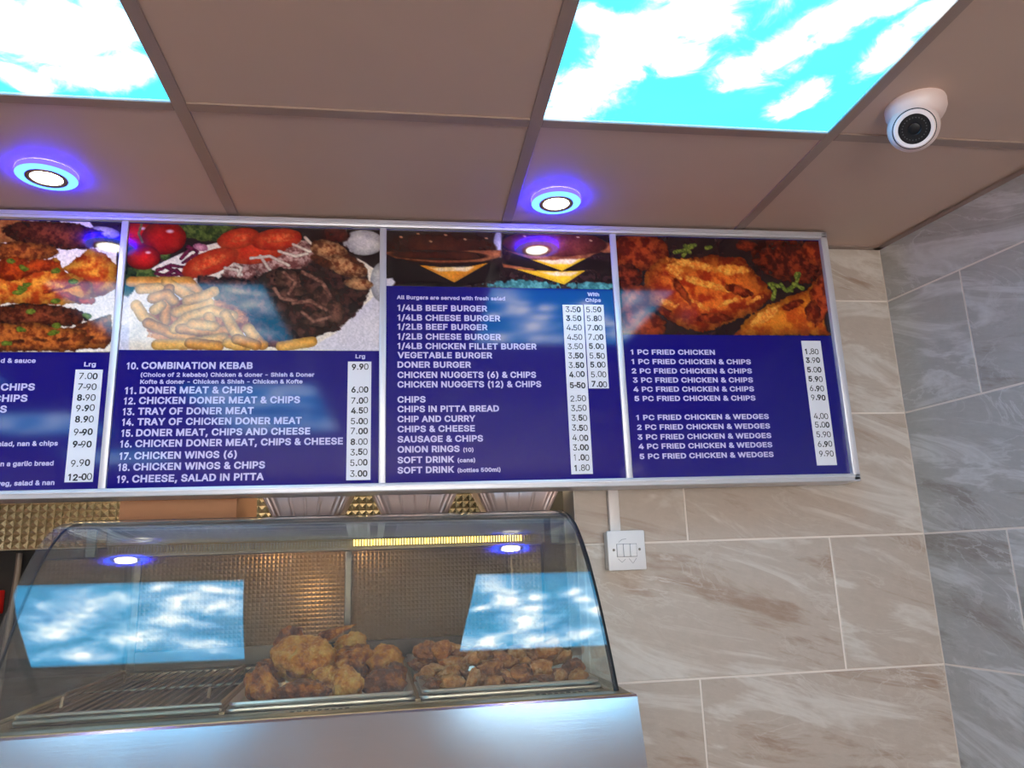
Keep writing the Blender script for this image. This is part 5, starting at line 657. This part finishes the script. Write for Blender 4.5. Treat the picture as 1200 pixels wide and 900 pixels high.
        E(101,26,4,2,10,'seed'); E(136,9,4,2,10,'seed'); E(181,19,4,2,10,'seed'); E(231,15,4,2,10,'seed'); E(322,7,4,2,10,'seed'); E(451,6,4,2,10,'seed')
        E(482,14,4,2,10,'seed')
    if k == 4:
        P([(1,-7),(570,-22),(532,246),(-16,250)],'dark'); E(55,41,76,48,-5,'fried'); E(25,102,35,30,0,'friedd'); E(446,55,106,58,10,'friedd'); E(333,18,30,15,0,'friedd')
        E(511,31,35,35,0,'fried'); E(42,218,66,35,10,'fried'); P([(8,124),(75,128),(82,176),(25,239),(-1,245)],'fried')
        P([(68,90),(107,54),(177,55),(237,46),(319,52),(347,90),(376,123),(388,145),(348,183),(308,200),(257,222),(197,242),(146,228),(106,202),(77,176),(59,128)],'friedo')
        P([(276,248),(313,205),(365,172),(423,150),(475,132),(514,93),(531,92),(533,198),(529,246)],'friedy')
        P([(480,138),(520,87),(533,115),(531,192),(485,225)],'fried'); E(197,71,61,10,10,'crumb'); E(283,81,45,13,0,'crumb'); E(219,120,76,9,15,'crumb')
        E(198,174,25,5,30,'crumb'); E(119,170,25,6,20,'crumb'); E(274,163,30,5,-20,'crumb'); E(340,156,20,5,-30,'crumb'); E(357,199,45,13,-30,'crumb')
        E(142,83,20,15,0,'crumb'); E(154,137,35,10,60,'fried'); E(299,135,35,13,20,'fried'); E(227,206,45,13,0,'fried'); E(107,191,25,10,30,'fried')
        E(431,171,30,10,-20,'fried'); E(484,187,20,30,10,'fried'); S([(146,39),(173,33),(199,19)],10,'leafb'); S([(174,22),(184,38)],10,'leafb')
        S([(167,47),(173,39)],10,'leafb'); S([(228,26),(239,23)],10,'leafb'); S([(380,117),(392,134),(384,156)],10,'leafb'); S([(388,117),(404,122)],10,'leafb')
        S([(425,133),(449,116),(461,88)],10,'leafb'); S([(444,116),(465,127)],10,'leafb'); S([(410,117),(419,133),(436,133)],10,'leafb'); E(455,94,8,11,20,'leafb')
        E(188,24,11,7,-20,'leafb'); E(525,214,15,30,0,'dark')
    return A

BX0, BX1, BZ0, BZ1 = -1.190, 1.044, 1.707, 2.328
board = empty('menu_board', ((BX0+BX1)/2, WALL-.003, BZ0), 0, 'long blue takeaway menu board in a silver frame, hung under the ceiling', 'menu board')
OX, OY, OZ = board.location
def bb(x0, x1, y0, y1, z0, z1, m=None, bev=0.0): return (m or MB()).box(x0-OX, x1-OX, y0-OY, y1-OY, z0-OZ, z1-OZ, bev)
bb(BX0+.004, BX1-.004, BF+.006, WALL-.003, BZ0+.004, BZ1-.004).build('backing_box', 'aluminium', board)
m = MB(); w = .018; yf = BF-.012
bb(BX0, BX1, yf, WALL-.02, BZ1-w, BZ1, m, .003); bb(BX0, BX1, yf, WALL-.02, BZ0, BZ0+w, m, .003)
bb(BX1-w, BX1, yf, WALL-.02, BZ0+.001, BZ1-.001, m, .003); bb(BX0, BX0+w, yf, WALL-.02, BZ0+.001, BZ1-.001, m, .003)
bb(BX0+.004, BX1-.004, yf-.003, yf+.001, BZ1-.0115, BZ1-.0095, m); bb(BX0+.004, BX1-.004, yf-.003, yf+.001, BZ0+.0095, BZ0+.0115, m)
m.build('outer_frame', 'aluminium', board, True, 40)
for x in (-.607, -.0485, .4945):
    bb(x-.0075, x+.0075, BF-.006, BF+.004, ZB-.004, ZT+.004, None, .002).build('divider_strip', 'aluminium', board, True, 40)
PLAB = {1: 'kebab panel at the left end', 2: 'combination kebab and doner panel', 3: 'burger and soft drink panel', 4: 'fried chicken panel'}
rngp = random.Random(5)
for k in (1, 2, 3, 4):
    x0, x1 = PX[k]
    p = bb(x0-.004, x1+.004, BF, BF+.005, ZB-.004, ZT+.004).build('menu_panel', 'menu_blue', board); p['label'] = PLAB[k]
    me = paint(k).mesh('food_photo', x0-OX, ZT-OZ, BF-.0004-OY); link_mesh('food_photo', me, 'menu_print', p)
    lines = []
    for (s, a0, a1, z) in MENU[k]:
        up = s.upper() == s and not s.startswith('(')
        cap = {1: .0150, 2: .0152, 3: .0143, 4: .0122}[k] if up else {1: .0098, 2: .0092, 3: .0092, 4: .009}[k]
        if lines and lines[-1][1] is not None and lines[-1][2].endswith('.'): bm_ = lines[-1][0]; lines[-1] = (bm_, None, s)
        else: bm_ = bmesh.new(); lines.append((bm_, k, s))
        put_text(bm_, s, 'B', a0-OX, a1-OX, z-OZ, cap, BF-.0005-OY)
    for bm_, _, s in lines:
        me = bpy.data.meshes.new('menu_line'); bm_.to_mesh(me); bm_.free(); link_mesh('menu_line', me, 'print_white', p)
    for (a0, a1, z0, z1) in STRIPS[k]: bb(a0, a1, BF-.0012, BF-.0001, z0, z1).build('price_strip', 'strip_white', p)
    c = .0138
    for (s, x, z) in PRICE[k]:
        bm_ = bmesh.new(); xx = x-.0180-(.004 if len(s) > 4 else 0)-OX
        for ch in s:
            w = 'B' if rngp.random() < .45 else 'R'
            put_text(bm_, ch, w, xx+(.0012 if ch in '.1' else 0), None, z-c/2-OZ+rngp.uniform(-.0008, .0008), c, BF-.0016-OY)
            xx += .0056 if ch in '.-' else .0104
        me = bpy.data.meshes.new('price_figure'); bm_.to_mesh(me); bm_.free(); link_mesh('price_figure', me, 'print_black', p)

# ------------------------------------------------------------------ fused switch and its trunking
t = empty('switch_box', (.495, WALL-.003, 1.5695), 0, 'white surface mounted switch box on the beige tiles below the menu board', 'switch')
m = MB(); m.box(-.0425, .0425, -.030, 0, -.0425, .0425, .004); m.build('back_box', 'white_plastic', t, True, 40)
m = MB(); m.box(-.044, .044, -.038, -.0295, -.044, .044, .003); m.build('face_plate', 'white_plastic', t, True, 40)
m = MB()
m.box(-.0235, .0235, -.0384, -.0379, -.0145, .0145); m.build('module_gap', 'grey_line', t)
for k in range(3):
    x = -.0155+.0155*k
    m = MB(); m.box(x-.0072, x+.0072, -.0405, -.038, -.0136, .0136, .0012); m.build('switch_module', 'white_plastic', t, True, 40)
for x in (-.0300, .0300):
    m = MB(); m.lathe([(0, .0016), (.0022, .0014), (.003, .0004), (.003, 0)], 20, Matrix.Translation((x, -.038, .0015)) @ Matrix.Rotation(R(90), 4, 'X')); sc_ = m.build('screw', 'screw_steel', t, True)
for pts in ([(.004, -.018), (.0125, -.029), (.021, -.018)], [(-.021, -.018), (-.0125, -.026), (-.004, -.019)], [(-.018, .018), (-.010, .024), (0, .0255)]):
    m = MB(); m.tube([(x, -.0381, z) for x, z in pts], .0005, 6); m.build('moulded_mark', 'grey_line', t)
m = MB(); m.box(-.0125, .0125, -.016, 0, 0, .0935, .002); o = m.build('cable_trunking', 'white_plastic', None, True, 40); o.location = (.4785, WALL-.003, 1.6137)
tag(o, 'white plastic cable trunking running from the switch up to the menu board', 'trunking')

# ------------------------------------------------------------------ heated display case (stands 5 degrees askew to the wall)
YAW = R(2.5); CU = Vector((math.cos(YAW), math.sin(YAW), 0)); CV = Vector((-math.sin(YAW), math.cos(YAW), 0)); V0 = 1.64; Z0 = 1.0
PIV = Vector((-.1440, 1.6135, 0))        # middle of the case's top rail
def cw(u, v, z): return PIV+CU*u+CV*(v-1.62)+Vector((0, 0, z))
case = empty('display_case', cw(0, V0, Z0), YAW, 'heated glass fronted food display case with steel front, under the menu board', 'display case')
class CB(MB):      # boxes given in case coordinates
    def cbox(s, u0, u1, v0, v1, z0, z1, bev=0.0): return s.box(u0, u1, v0-V0, v1-V0, z0-Z0, z1-Z0, bev)
    def cprism(s, prof, u0, u1): return s.prism([(v-V0, z-Z0) for v, z in prof], u0, u1)
    def ctube(s, pts, r, seg=8): return s.tube([(u, v-V0, z-Z0) for u, v, z in pts], r, seg)
UL, UR = -.485, .480
# steel body with a front that leans out towards its foot
m = CB(); m.cprism([(1.275, 1.334), (1.270, 1.331), (1.055, 1.0), (2.03, 1.0), (2.03, 1.29), (1.30, 1.29), (1.30, 1.334)], -.52, .505)
for v_ in m.b.verts:
    if v_.co.x > 0 and v_.co.y < 1.2-V0: v_.co.x -= .042
body = m.build('steel_front', 'brushed_steel', case, True, 25)
m = CB(); m.cbox(UL-.015, .498, 1.2755, 1.332, 1.29, 1.3365, .002); m.cbox(UL-.015, .498, 1.93, 2.03, 1.29, 1.3365); m.cbox(UL-.015, -.452, 1.33, 1.94, 1.29, 1.3365); m.cbox(.468, .498, 1.33, 1.94, 1.29, 1.3365)
for u in (-.1525, .1515): m.cbox(u-.004, u+.004, 1.33, 1.94, 1.29, 1.340)
m.cbox(-.452, .468, 1.33, 1.94, 1.291, 1.295)
deck = m.build('base_deck', 'deck_steel', case)
for u0, v in ((-.048, 1.312), (.345, 1.318)):
    m = CB()
    for k in range(9): m.cbox(u0+.0105*k, u0+.0105*k+.0065, v-.0045, v+.0045, 1.336, 1.3372)
    m.build('vent_slots', 'rubber', deck)
# curved front pane
KEY = [(1.64, 1.6595), (1.6274, 1.658), (1.6178, 1.657), (1.5865, 1.652), (1.5611, 1.645), (1.5425, 1.638), (1.5276, 1.631), (1.5151, 1.624), (1.5039, 1.617), (1.4938, 1.61), (1.4776, 1.597), (1.4631, 1.584), (1.4499, 1.571), (1.4379, 1.558), (1.4269, 1.545), (1.4168, 1.532), (1.407, 1.519), (1.3977, 1.506), (1.3886, 1.493), (1.3799, 1.48), (1.3715, 1.467), (1.3635, 1.454), (1.3557, 1.441), (1.3481, 1.428), (1.3407, 1.415), (1.3335, 1.402), (1.3265, 1.389), (1.3196, 1.376), (1.3129, 1.363), (1.3064, 1.35), (1.3, 1.337)]
def spline(P, n):
    P = [Vector(p) for p in P]; o = []
    for i in range(len(P)-1):
        a_, b_, c_, d_ = P[max(i-1, 0)], P[i], P[i+1], P[min(i+2, len(P)-1)]
        for k in range(n):
            t_ = k/n; o.append(.5*((2*b_)+(c_-a_)*t_+(2*a_-5*b_+4*c_-d_)*t_*t_+(3*b_-a_-3*c_+d_)*t_**3))
    o.append(P[-1]); return o
def smooth_curve(P, it):
    P = [p.copy() for p in P]
    for _ in range(it): P = [P[0]]+[(P[i-1]+2*P[i]+P[i+1])/4 for i in range(1, len(P)-1)]+[P[-1]]
    return P
CURVE = smooth_curve(spline(KEY, 3), 12)
def offset(P, d):
    o = []
    for i, p in enumerate(P):
        t_ = (P[min(i+1, len(P)-1)]-P[max(i-1, 0)]).normalized(); o.append(p+Vector((-t_.y, t_.x))*d)
    return o
INN = offset(CURVE, .005)
m = CB(); m.cprism([tuple(p) for p in CURVE]+[tuple(p) for p in INN[::-1]], UL-.016, UR+.001); m.build('curved_front_glass', 'case_glass', case, True, 40)
# end panes and their black seals
prof_end = [tuple(p) for p in INN]+[(1.32, 1.337), (2.0, 1.337), (2.0, 1.655), (1.66, 1.655)]
for u in (UL, UR-.006):
    m = CB(); m.cprism(prof_end, u, u+.005); m.build('end_glass', 'end_glass', case, False)
    g = CB(); g.ctube([(u+.0025+(.004 if u > 0 else 0), p.x+.001, p.y-.0005) for p in offset(CURVE, .003)[::2]], .0048 if u > 0 else .0022, 8); g.build('rubber_seal', 'rubber', case, True)
m = CB(); m.ctube([(UL-.012, 1.634, 1.652), (UR+.004, 1.634, 1.652)], .0075, 14); m.cbox(UL-.012, UR+.004, 1.634, 1.66, 1.645, 1.6585); m.build('top_rail', 'dark_steel', case, True)
m = CB(); m.cbox(UL-.005, UR+.003, 1.655, 2.03, 1.655, 1.6605, .001); m.build('top_shelf', 'brushed_steel', case)
# heat canopy, lamp strip behind its slotted guard, hanging brackets
m = CB(); m.cbox(-.447, .452, 1.670, 1.90, 1.612, 1.650, .002); can = m.build('heat_canopy', 'canopy_grey', case)
m = CB(); m.cbox(.035, .405, 1.683, 1.70, 1.598, 1.611); m.build('heat_lamp', 'lamp_yellow', can)
m = CB(); m.cbox(-.447, .452, 1.672, 1.678, 1.594, 1.5965); m.cbox(-.447, .452, 1.672, 1.678, 1.610, 1.613)
for k in range(150):
    u = -.445+k*.006; m.cprism([(1.673, 1.596), (1.677, 1.596), (1.677, 1.611), (1.673, 1.611)], u, u+.0028)
m.build('slotted_guard', 'lamp_guard', can)
m = CB(); m.cbox(-.447, .452, 1.70, 1.84, 1.590, 1.613); m.build('canopy_underside', 'dark_steel', can)
for u in (-.07,):
    ld = bpy.data.lights.new('heat_bulb', 'POINT'); ld.energy = .32; ld.color = (1, .62, .26); ld.shadow_soft_size = .012
    lo = bpy.data.objects.new('heat_bulb', ld); COL.objects.link(lo); lo.parent = can; lo.location = (u, 1.872-V0, 1.600-Z0)
for u in (-.478, .462):
    m = CB(); m.cbox(u, u+.018, 1.652, 1.660, 1.590, 1.655, .001); m.build('canopy_bracket', 'canopy_grey', case)
# quilted sliding doors at the back
def quilt(b, o, ex, ey, nx, ny, px, h, nrm):
    """pressed pyramid pattern"""
    o, ex, ey, nrm = Vector(o), Vector(ex), Vector(ey), Vector(nrm)
    g = [[b.verts.new(o+ex*(i*px)+ey*(j*px)) for i in range(nx+1)] for j in range(ny+1)]
    for j in range(ny):
        for i in range(nx):
            c_ = b.verts.new(o+ex*((i+.5)*px)+ey*((j+.5)*px)+nrm*h); q = (g[j][i], g[j][i+1], g[j+1][i+1], g[j+1][i])
            for k in range(4): b.faces.new((q[k], q[(k+1) % 4], c_))
for u0, nx, v in ((-.478, 49, 1.990), (.012, 42, 1.975)):
    m = CB(); b = m.b; dz = 1.379
    quilt(b, (u0, v-V0, dz-Z0), (1, 0, 0), (0, 0, 1), nx, 24, .010, .0022, (0, -1, 0)); m.cbox(u0, u0+nx*.010, v+.0005, v+.006, 1.337, 1.652); dr = m.build('sliding_door', 'case_quilt', case)
    m = CB(); m.cbox(u0, u0+nx*.010, v-.006, v, 1.337, 1.379, .001); m.cbox(u0, u0+.016, v-.008, v, 1.337, 1.64, .001); m.build('door_frame', 'dark_steel', dr)
m = CB(); m.cbox(.398, .470, 1.802, 1.806, 1.337, 1.612); quilt(m.b, (.40, 1.8015-V0, 1.34-Z0), (1, 0, 0), (0, 0, 1), 7, 27, .010, .0022, (0, -1, 0)); m.build('quilted_post', 'case_quilt', case)

# service counter below the case
o = CB(); o.box(-.54, .51, 1.02-V0, 2.05-V0, -.04, 0, .004)
ct = empty('service_counter', cw(0, V0, 0), YAW, 'steel topped service counter that the heated display case stands on', 'counter')
m = MB(); m.box(-.54, .50, 1.02-V0, 2.05-V0, .96, .9995, .004); m.build('counter_top', 'brushed_steel', ct); o.b.free()
m = MB(); m.box(-.53, .49, 1.10-V0, 2.0-V0, 0, .9595); m.build('counter_base', 'wall_paint', ct)

# ------------------------------------------------------------------ trays
def steel_tray(u0, u1, v0, v1, lab, name='serving_tray', mat='pan_steel'):
    t = empty(name, cw((u0+u1)/2, (v0+v1)/2, 1.298), YAW, lab, 'tray')
    w, d = (u1-u0)/2, (v1-v0)/2
    def rr(w, d, r, z, n=6):
        P = []
        for cx, cy, a0 in ((w-r, d-r, 0), (-w+r, d-r, 90), (-w+r, -d+r, 180), (w-r, -d+r, 270)):
            for k in range(n+1): P.append(Vector((cx+r*math.cos(R(a0+90*k/n)), cy+r*math.sin(R(a0+90*k/n)), z)))
        return P
    def loft(loops):
        m = MB(); rings = [[m.b.verts.new(p) for p in L] for L in loops]
        for a_, b_ in zip(rings, rings[1:]):
            for k in range(len(a_)): m.b.faces.new((a_[k], a_[(k+1) % len(a_)], b_[(k+1) % len(a_)], b_[k]))
        return m, rings
    m, rg = loft([rr(w-.002, d-.002, .012, .0475), rr(w, d, .013, .0505), rr(w-.001, d-.001, .013, .0535), rr(w-.007, d-.007, .012, .0535), rr(w-.013, d-.013, .012, .0505), rr(w-.019, d-.019, .014, .010), rr(w-.026, d-.026, .012, .0035)])
    m.b.faces.new(rg[-1]); m.build('pan', mat, t, True, 50)
    m, rg = loft([rr(w+.001, d+.001, .013, .038), rr(w+.003, d+.003, .014, .041), rr(w+.002, d+.002, .014, .0445), rr(w-.006, d-.006, .013, .0445), rr(w-.010, d-.010, .012, .0435), rr(w-.014, d-.014, .012, .001)])
    m.build('outer_rim', mat, t, True, 50)
    return t
tray_c = steel_tray(-.146, .146, 1.338, 1.90, 'steel tray heaped with large fried chicken pieces, in the middle of the case')
tray_w = steel_tray(.158, .464, 1.338, 1.90, 'steel tray of small fried chicken wings, at the right end of the case')
# empty wire rack on a dark pan
t = empty('wire_rack', cw(-.302, 1.55, 1.298), YAW, 'empty wire draining rack in the left bay of the display case', 'rack')
def rl(m, pts, r=.0022, seg=8): return m.tube([(u+.302, v-1.55, z-1.298) for u, v, z in pts], r, seg)
m = MB(); m.box(-.138, .138, -.215, .34, .003, .006); m.box(-.138, .138, -.215, -.212, .003, .03); m.box(-.138, .138, .337, .34, .003, .03); m.box(-.138, -.135, -.215, .34, .003, .03); m.box(.135, .138, -.215, .34, .003, .03)
m.build('drip_pan', 'black_pan', t)
m = MB(); rl(m, [(-.448, 1.345, 1.349), (-.158, 1.345, 1.349), (-.158, 1.80, 1.349), (-.448, 1.80, 1.349), (-.448, 1.345, 1.349)], .0042); m.build('rim_rod', 'wire_steel', t, True)
m = MB(); rl(m, [(-.449, 1.337, 1.342), (-.157, 1.337, 1.342)], .005); rl(m, [(-.157, 1.337, 1.342), (-.157, 1.80, 1.342)], .003); rl(m, [(-.449, 1.337, 1.342), (-.449, 1.80, 1.342)], .003)
m.build('lower_rod', 'wire_steel', t, True)
m = MB()
for k in range(17): rl(m, [(-.436+.0163*k, 1.345, 1.3515), (-.436+.0163*k, 1.80, 1.3515)], .0016, 6)
for v in (1.58,): rl(m, [(-.448, v, 1.3485), (-.158, v, 1.3485)], .0018, 6)
m.build('grid_wires', 'wire_steel', t, True)
for u in (-.408, -.186):
    m = MB(); rl(m, [(u, 1.400, 1.352), (u+.001, 1.402, 1.368), (u+.004, 1.408, 1.371), (u+.014, 1.66, 1.371), (u+.016, 1.668, 1.368), (u+.016, 1.67, 1.352)], .0030); m.build('handle', 'wire_steel', t, True)

# ------------------------------------------------------------------ fried chicken
def piece_mesh(seed, ax, kind, sub=5):
    """lumpy battered piece; ax are half sizes"""
    b = bmesh.new(); bmesh.ops.create_icosphere(b, subdivisions=sub, radius=1); off = Vector((seed*7.3, seed*3.1, seed*1.7)); rg = random.Random(seed)
    lumps = [(Vector((rg.uniform(-1, 1), rg.uniform(-1, 1), rg.uniform(-.6, 1))).normalized(), rg.uniform(.12, .3), rg.uniform(2.5, 5)) for _ in range(6)]
    for v in b.verts:
        n = v.co.normalized(); r = 1.0
        for d, h, k in lumps: r += h*math.exp(-k*(1-n.dot(d))*2.2)
        r += .22*(mnoise.noise(n*1.6+off))+.17*mnoise.noise(n*3.4+off)-.16*max(0, .28-abs(mnoise.noise(n*2.6-off)))+.09*mnoise.noise(n*8+off)+.055*mnoise.noise(n*17+off)+.03*mnoise.noise(n*34+off)
        p = n*r/1.12
        if kind == 'drum': w_ = .55+.45*max(-1, min(1, -p.x)); p = Vector((p.x*1.05, p.y*w_, p.z*w_))
        if kind == 'wing': p = Vector((p.x, p.y+.35*(p.x*p.x-.4), p.z*(1-.25*p.x)))
        v.co = Vector((p.x*ax[0], p.y*ax[1], p.z*ax[2]))
    me = bpy.data.meshes.new('chicken'); b.to_mesh(me); b.free(); return me
GRP = 'large fried chicken pieces'
CH = [
 ('fried_chicken_piece', (-.078, 1.600, 1.412), (.028, .026, .038), (0, 10, 40), 'round', 'dark brown chicken knob sticking up at the top left of the heap'),
 ('fried_chicken_piece', (-.040, 1.530, 1.388), (.062, .050, .046), (0, -8, 10), 'round', 'largest pale brown chicken piece, in the upper middle of the heap'),
 ('fried_chicken_drumstick', (.008, 1.600, 1.430), (.044, .019, .018), (0, -18, 12), 'drum', 'pale drumstick lying on the very top of the chicken heap'),
 ('fried_chicken_piece', (.034, 1.620, 1.406), (.034, .026, .022), (0, -6, -10), 'round', 'reddish chicken piece just under the topmost drumstick'),
 ('fried_chicken_piece', (.046, 1.545, 1.376), (.045, .046, .038), (0, -25, 15), 'round', 'golden chicken piece right of the largest pale piece'),
 ('fried_chicken_piece', (.104, 1.545, 1.376), (.040, .045, .038), (0, 18, -10), 'round', 'golden orange chicken piece high on the right of the heap'),
 ('fried_chicken_piece', (.122, 1.470, 1.362), (.022, .026, .024), (0, 25, 30), 'round', 'small chicken piece at the right edge of the heap'),
 ('fried_chicken_piece', (.097, 1.412, 1.354), (.044, .032, .030), (0, 4, 8), 'round', 'crusty brown chicken piece at the front right of the heap'),
 ('fried_chicken_piece', (.037, 1.412, 1.355), (.027, .030, .033), (0, 0, 60), 'round', 'upright brown chicken piece at the front centre of the heap'),
 ('fried_chicken_piece', (-.038, 1.405, 1.347), (.050, .030, .026), (0, -6, 0), 'round', 'smooth pale oval chicken piece at the front of the heap'),
 ('fried_chicken_piece', (-.104, 1.438, 1.354), (.030, .036, .044), (0, -28, 20), 'round', 'tall pale chicken piece at the front left of the heap'),
 ('fried_chicken_piece', (-.108, 1.590, 1.366), (.028, .034, .028), (0, 0, 70), 'round', 'dull chicken piece behind the tall one at the left of the heap'),
 ('fried_chicken_piece', (.012, 1.480, 1.352), (.036, .036, .034), (0, 0, 33), 'round', 'half hidden chicken piece in the middle of the heap'),
 ('fried_chicken_piece', (-.05, 1.66, 1.352), (.050, .050, .044), (0, 0, 80), 'round', 'hidden chicken piece at the back left of the heap'),
 ('fried_chicken_piece', (.06, 1.66, 1.350), (.055, .050, .042), (0, 0, 20), 'round', 'hidden chicken piece at the back right of the heap'),
]
for i, (nm, (u, v, z), ax, (rx, ry, rz), kd, lab) in enumerate(CH):
    o = link_mesh(nm, piece_mesh(i+3, tuple(q*.9 for q in ax), kd), 'fried_chicken', None, True, 180)
    o.location = cw(u, v, z); o.rotation_euler = (R(rx), R(ry), YAW+R(rz)); tag(o, lab, 'fried chicken', GRP)
rw = random.Random(11); wm = []
for k in range(7):
    me = piece_mesh(60+k, (.027, .017, .0165) if k % 3 else (.021, .019, .018), 'wing' if k % 2 else 'drum', 4); me.materials.append(MATS['fried_wing']); me.polygons.foreach_set('use_smooth', [True]*len(me.polygons)); wm.append(me)
spots = []
for k in range(9): spots.append((.186+.0318*k+rw.uniform(-.006, .006), 1.385+rw.uniform(-.006, .008), 1.349+rw.uniform(-.003, .005)))
for k in range(9): spots.append((.180+.033*k+rw.uniform(-.006, .006), 1.432+rw.uniform(-.008, .008), 1.357+rw.uniform(-.004, .008)))
for k in range(8): spots.append((.190+.034*k+rw.uniform(-.006, .006), 1.485+rw.uniform(-.008, .008), 1.368+rw.uniform(-.004, .008)))
for k in range(8): spots.append((.186+.034*k+rw.uniform(-.006, .006), 1.545+rw.uniform(-.01, .01), 1.376+rw.uniform(-.004, .008)))
for k in range(9): spots.append((.182+.033*k+rw.uniform(-.006, .006), 1.605+rw.uniform(-.01, .01), 1.372+rw.uniform(-.004, .006)))
for k in range(5): spots.append((.182+.033*k, 1.66+rw.uniform(-.01, .01), 1.362+rw.uniform(-.004, .004)))
spots += [(.262, 1.412, 1.352), (.30, 1.40, 1.350), (.178, 1.575, 1.362), (.180, 1.50, 1.352), (.205, 1.500, 1.396), (.235, 1.54, 1.394), (.40, 1.47, 1.384)]
for (u, v) in ((.2, 1.44), (.26, 1.44), (.32, 1.44), (.38, 1.44), (.43, 1.45), (.2, 1.52), (.27, 1.52), (.34, 1.52), (.41, 1.52)): spots.append((u, v, 1.330))
for i, (u, v, z) in enumerate(spots):
    o = bpy.data.objects.new('fried_chicken_wing', wm[i % 7]); COL.objects.link(o); o.location = cw(u, v, z)
    o.rotation_euler = (R(rw.uniform(-40, 40)), R(rw.uniform(-30, 30)), rw.uniform(0, 6.28)); s_ = rw.uniform(.92, 1.12); o.scale = (s_, s_, s_)
    tag(o, 'small crispy brown chicken wing heaped in the right hand steel tray', 'chicken wing', 'small chicken wings in the right tray')

# ------------------------------------------------------------------ things on top of the case
def foil_container(name, x, y, lab, seed):
    t = empty(name, (x, y, 1.6605), R(seed*1.3-2), lab, 'foil container', 'foil containers on the display case')
    rg = random.Random(seed); n = 240; W0, D0, W1, D1, H_ = .073, .052, .104, .078, .066
    def loop(w, d, r, z, amp, ribs):
        P = []
        for k in range(n):
            a_ = 2*math.pi*k/n; c_, s_ = math.cos(a_), math.sin(a_)
            q = max(abs(c_)/w, abs(s_)/d); x_, y_ = c_/q, s_/q
            ix, iy = max(-w+r, min(w-r, x_)), max(-d+r, min(d-r, y_)); dx, dy = x_-ix, y_-iy; L = math.hypot(dx, dy)
            corner = abs(x_) > w-r and abs(y_) > d-r
            if L > 1e-9 and corner: x_, y_ = ix+dx/L*r, iy+dy/L*r
            if corner: g = 1+amp*(1 if k % 4 < 2 else -1); x_, y_ = ix+(x_-ix)*g, iy+(y_-iy)*g
            elif ribs and abs(abs(y_)-d) < 1e-6:
                for rx in (-.35, 0, .35):
                    if abs(x_-rx*w) < .0028: y_ += math.copysign(.0022, y_)
            P.append(Vector((x_, y_, z)))
        return P
    m = MB(); L = [loop(W0-.004, D0-.004, .02, .001, 0, 0), loop(W0, D0, .022, .003, .02, 1)]
    for k in range(1, 6): f = k/5; L.append(loop(W0+(W1-W0)*f, D0+(D1-D0)*f, .022+.012*f, .003+H_*f, .05, 1))
    L.append(loop(W1+.004, D1+.004, .034, .0695, .02, 0)); L.append(loop(W1+.006, D1+.006, .034, .0705, 0, 0)); L.append(loop(W1+.004, D1+.004, .034, .0715, 0, 0)); L.append(loop(W1-.001, D1-.001, .032, .0700, .03, 0))
    L.append(loop(W0-.001, D0-.001, .022, .004, .02, 0))
    rings = [[m.b.verts.new(p) for p in q] for q in L]
    m.b.faces.new(rings[0][::-1]); m.b.faces.new(rings[-1])
    for a_, b_ in zip(rings, rings[1:]):
        for k in range(n): m.b.faces.new((a_[k], a_[(k+1) % n], b_[(k+1) % n], b_[k]))
    m.build('foil_tray', 'foil', t, True, 30)
    return t
foil_container('foil_container', -.222, 1.835, 'empty foil food container on the case top, next to the cardboard box', 1)
foil_container('foil_container', .022, 1.830, 'empty foil food container on the case top, middle of the three', 2)
foil_container('foil_container', .262, 1.822, 'empty foil food container on the case top, nearest the tiled wall', 3)
t = empty('cardboard_box', (-.488, 1.87, 1.661), 0, 'plain brown cardboard box on the case top, left of the foil containers', 'box')
m = MB(); m.box(-.122, .122, -.12, .11, 0, .085, .002); m.build('carton', 'cardboard', t)
m = MB(); m.box(-.1225, .1225, -.1205, .1105, .082, .0855); m.build('flap_edge', 'cardboard_edge', t)

# ------------------------------------------------------------------ kitchen behind
m = MB(); quilt(m.b, (-2.2, 2.93, 1.658), (1, 0, 0), (0, 0, 1), 99, 19, .026, .007, (0, -1, 0)); m.box(-2.2, .386, 2.931, 2.995, 1.655, 2.142)
o = m.build('quilted_steel_panel', 'quilted_steel'); tag(o, 'quilted stainless steel splashback panel behind the display case at left', 'wall panel')
m = MB(); m.tube([(-1.382, 2.96, .95), (-1.352, 2.96, 1.58), (-1.352, 2.96, 1.645)], .010, 10); o = m.build('gas_pipe', 'pipe_grey', None, True); tag(o, 'grey upright pipe against the dark kitchen wall at the left edge', 'pipe')
m = MB(); m.box(-1.50, -1.400, 2.93, 2.995, 1.44, 1.52, .004); o = m.build('red_wall_box', 'red_paint'); tag(o, 'small red box on the dark kitchen wall at the left edge', 'box')
t = empty('kitchen_strip_light', (-.5, 2.35, CEIL-.002), 0, 'long warm strip light on the kitchen ceiling behind the menu board', 'strip light')
m = MB(); m.box(-.75, .75, -.04, .04, -.03, 0, .004); m.build('lamp_body', 'white_plastic', t)
m = MB(); m.tube([(-.72, 0, -.042), (.72, 0, -.042)], .013, 12); m.build('lamp_tube', 'kitchen_tube', t, True)
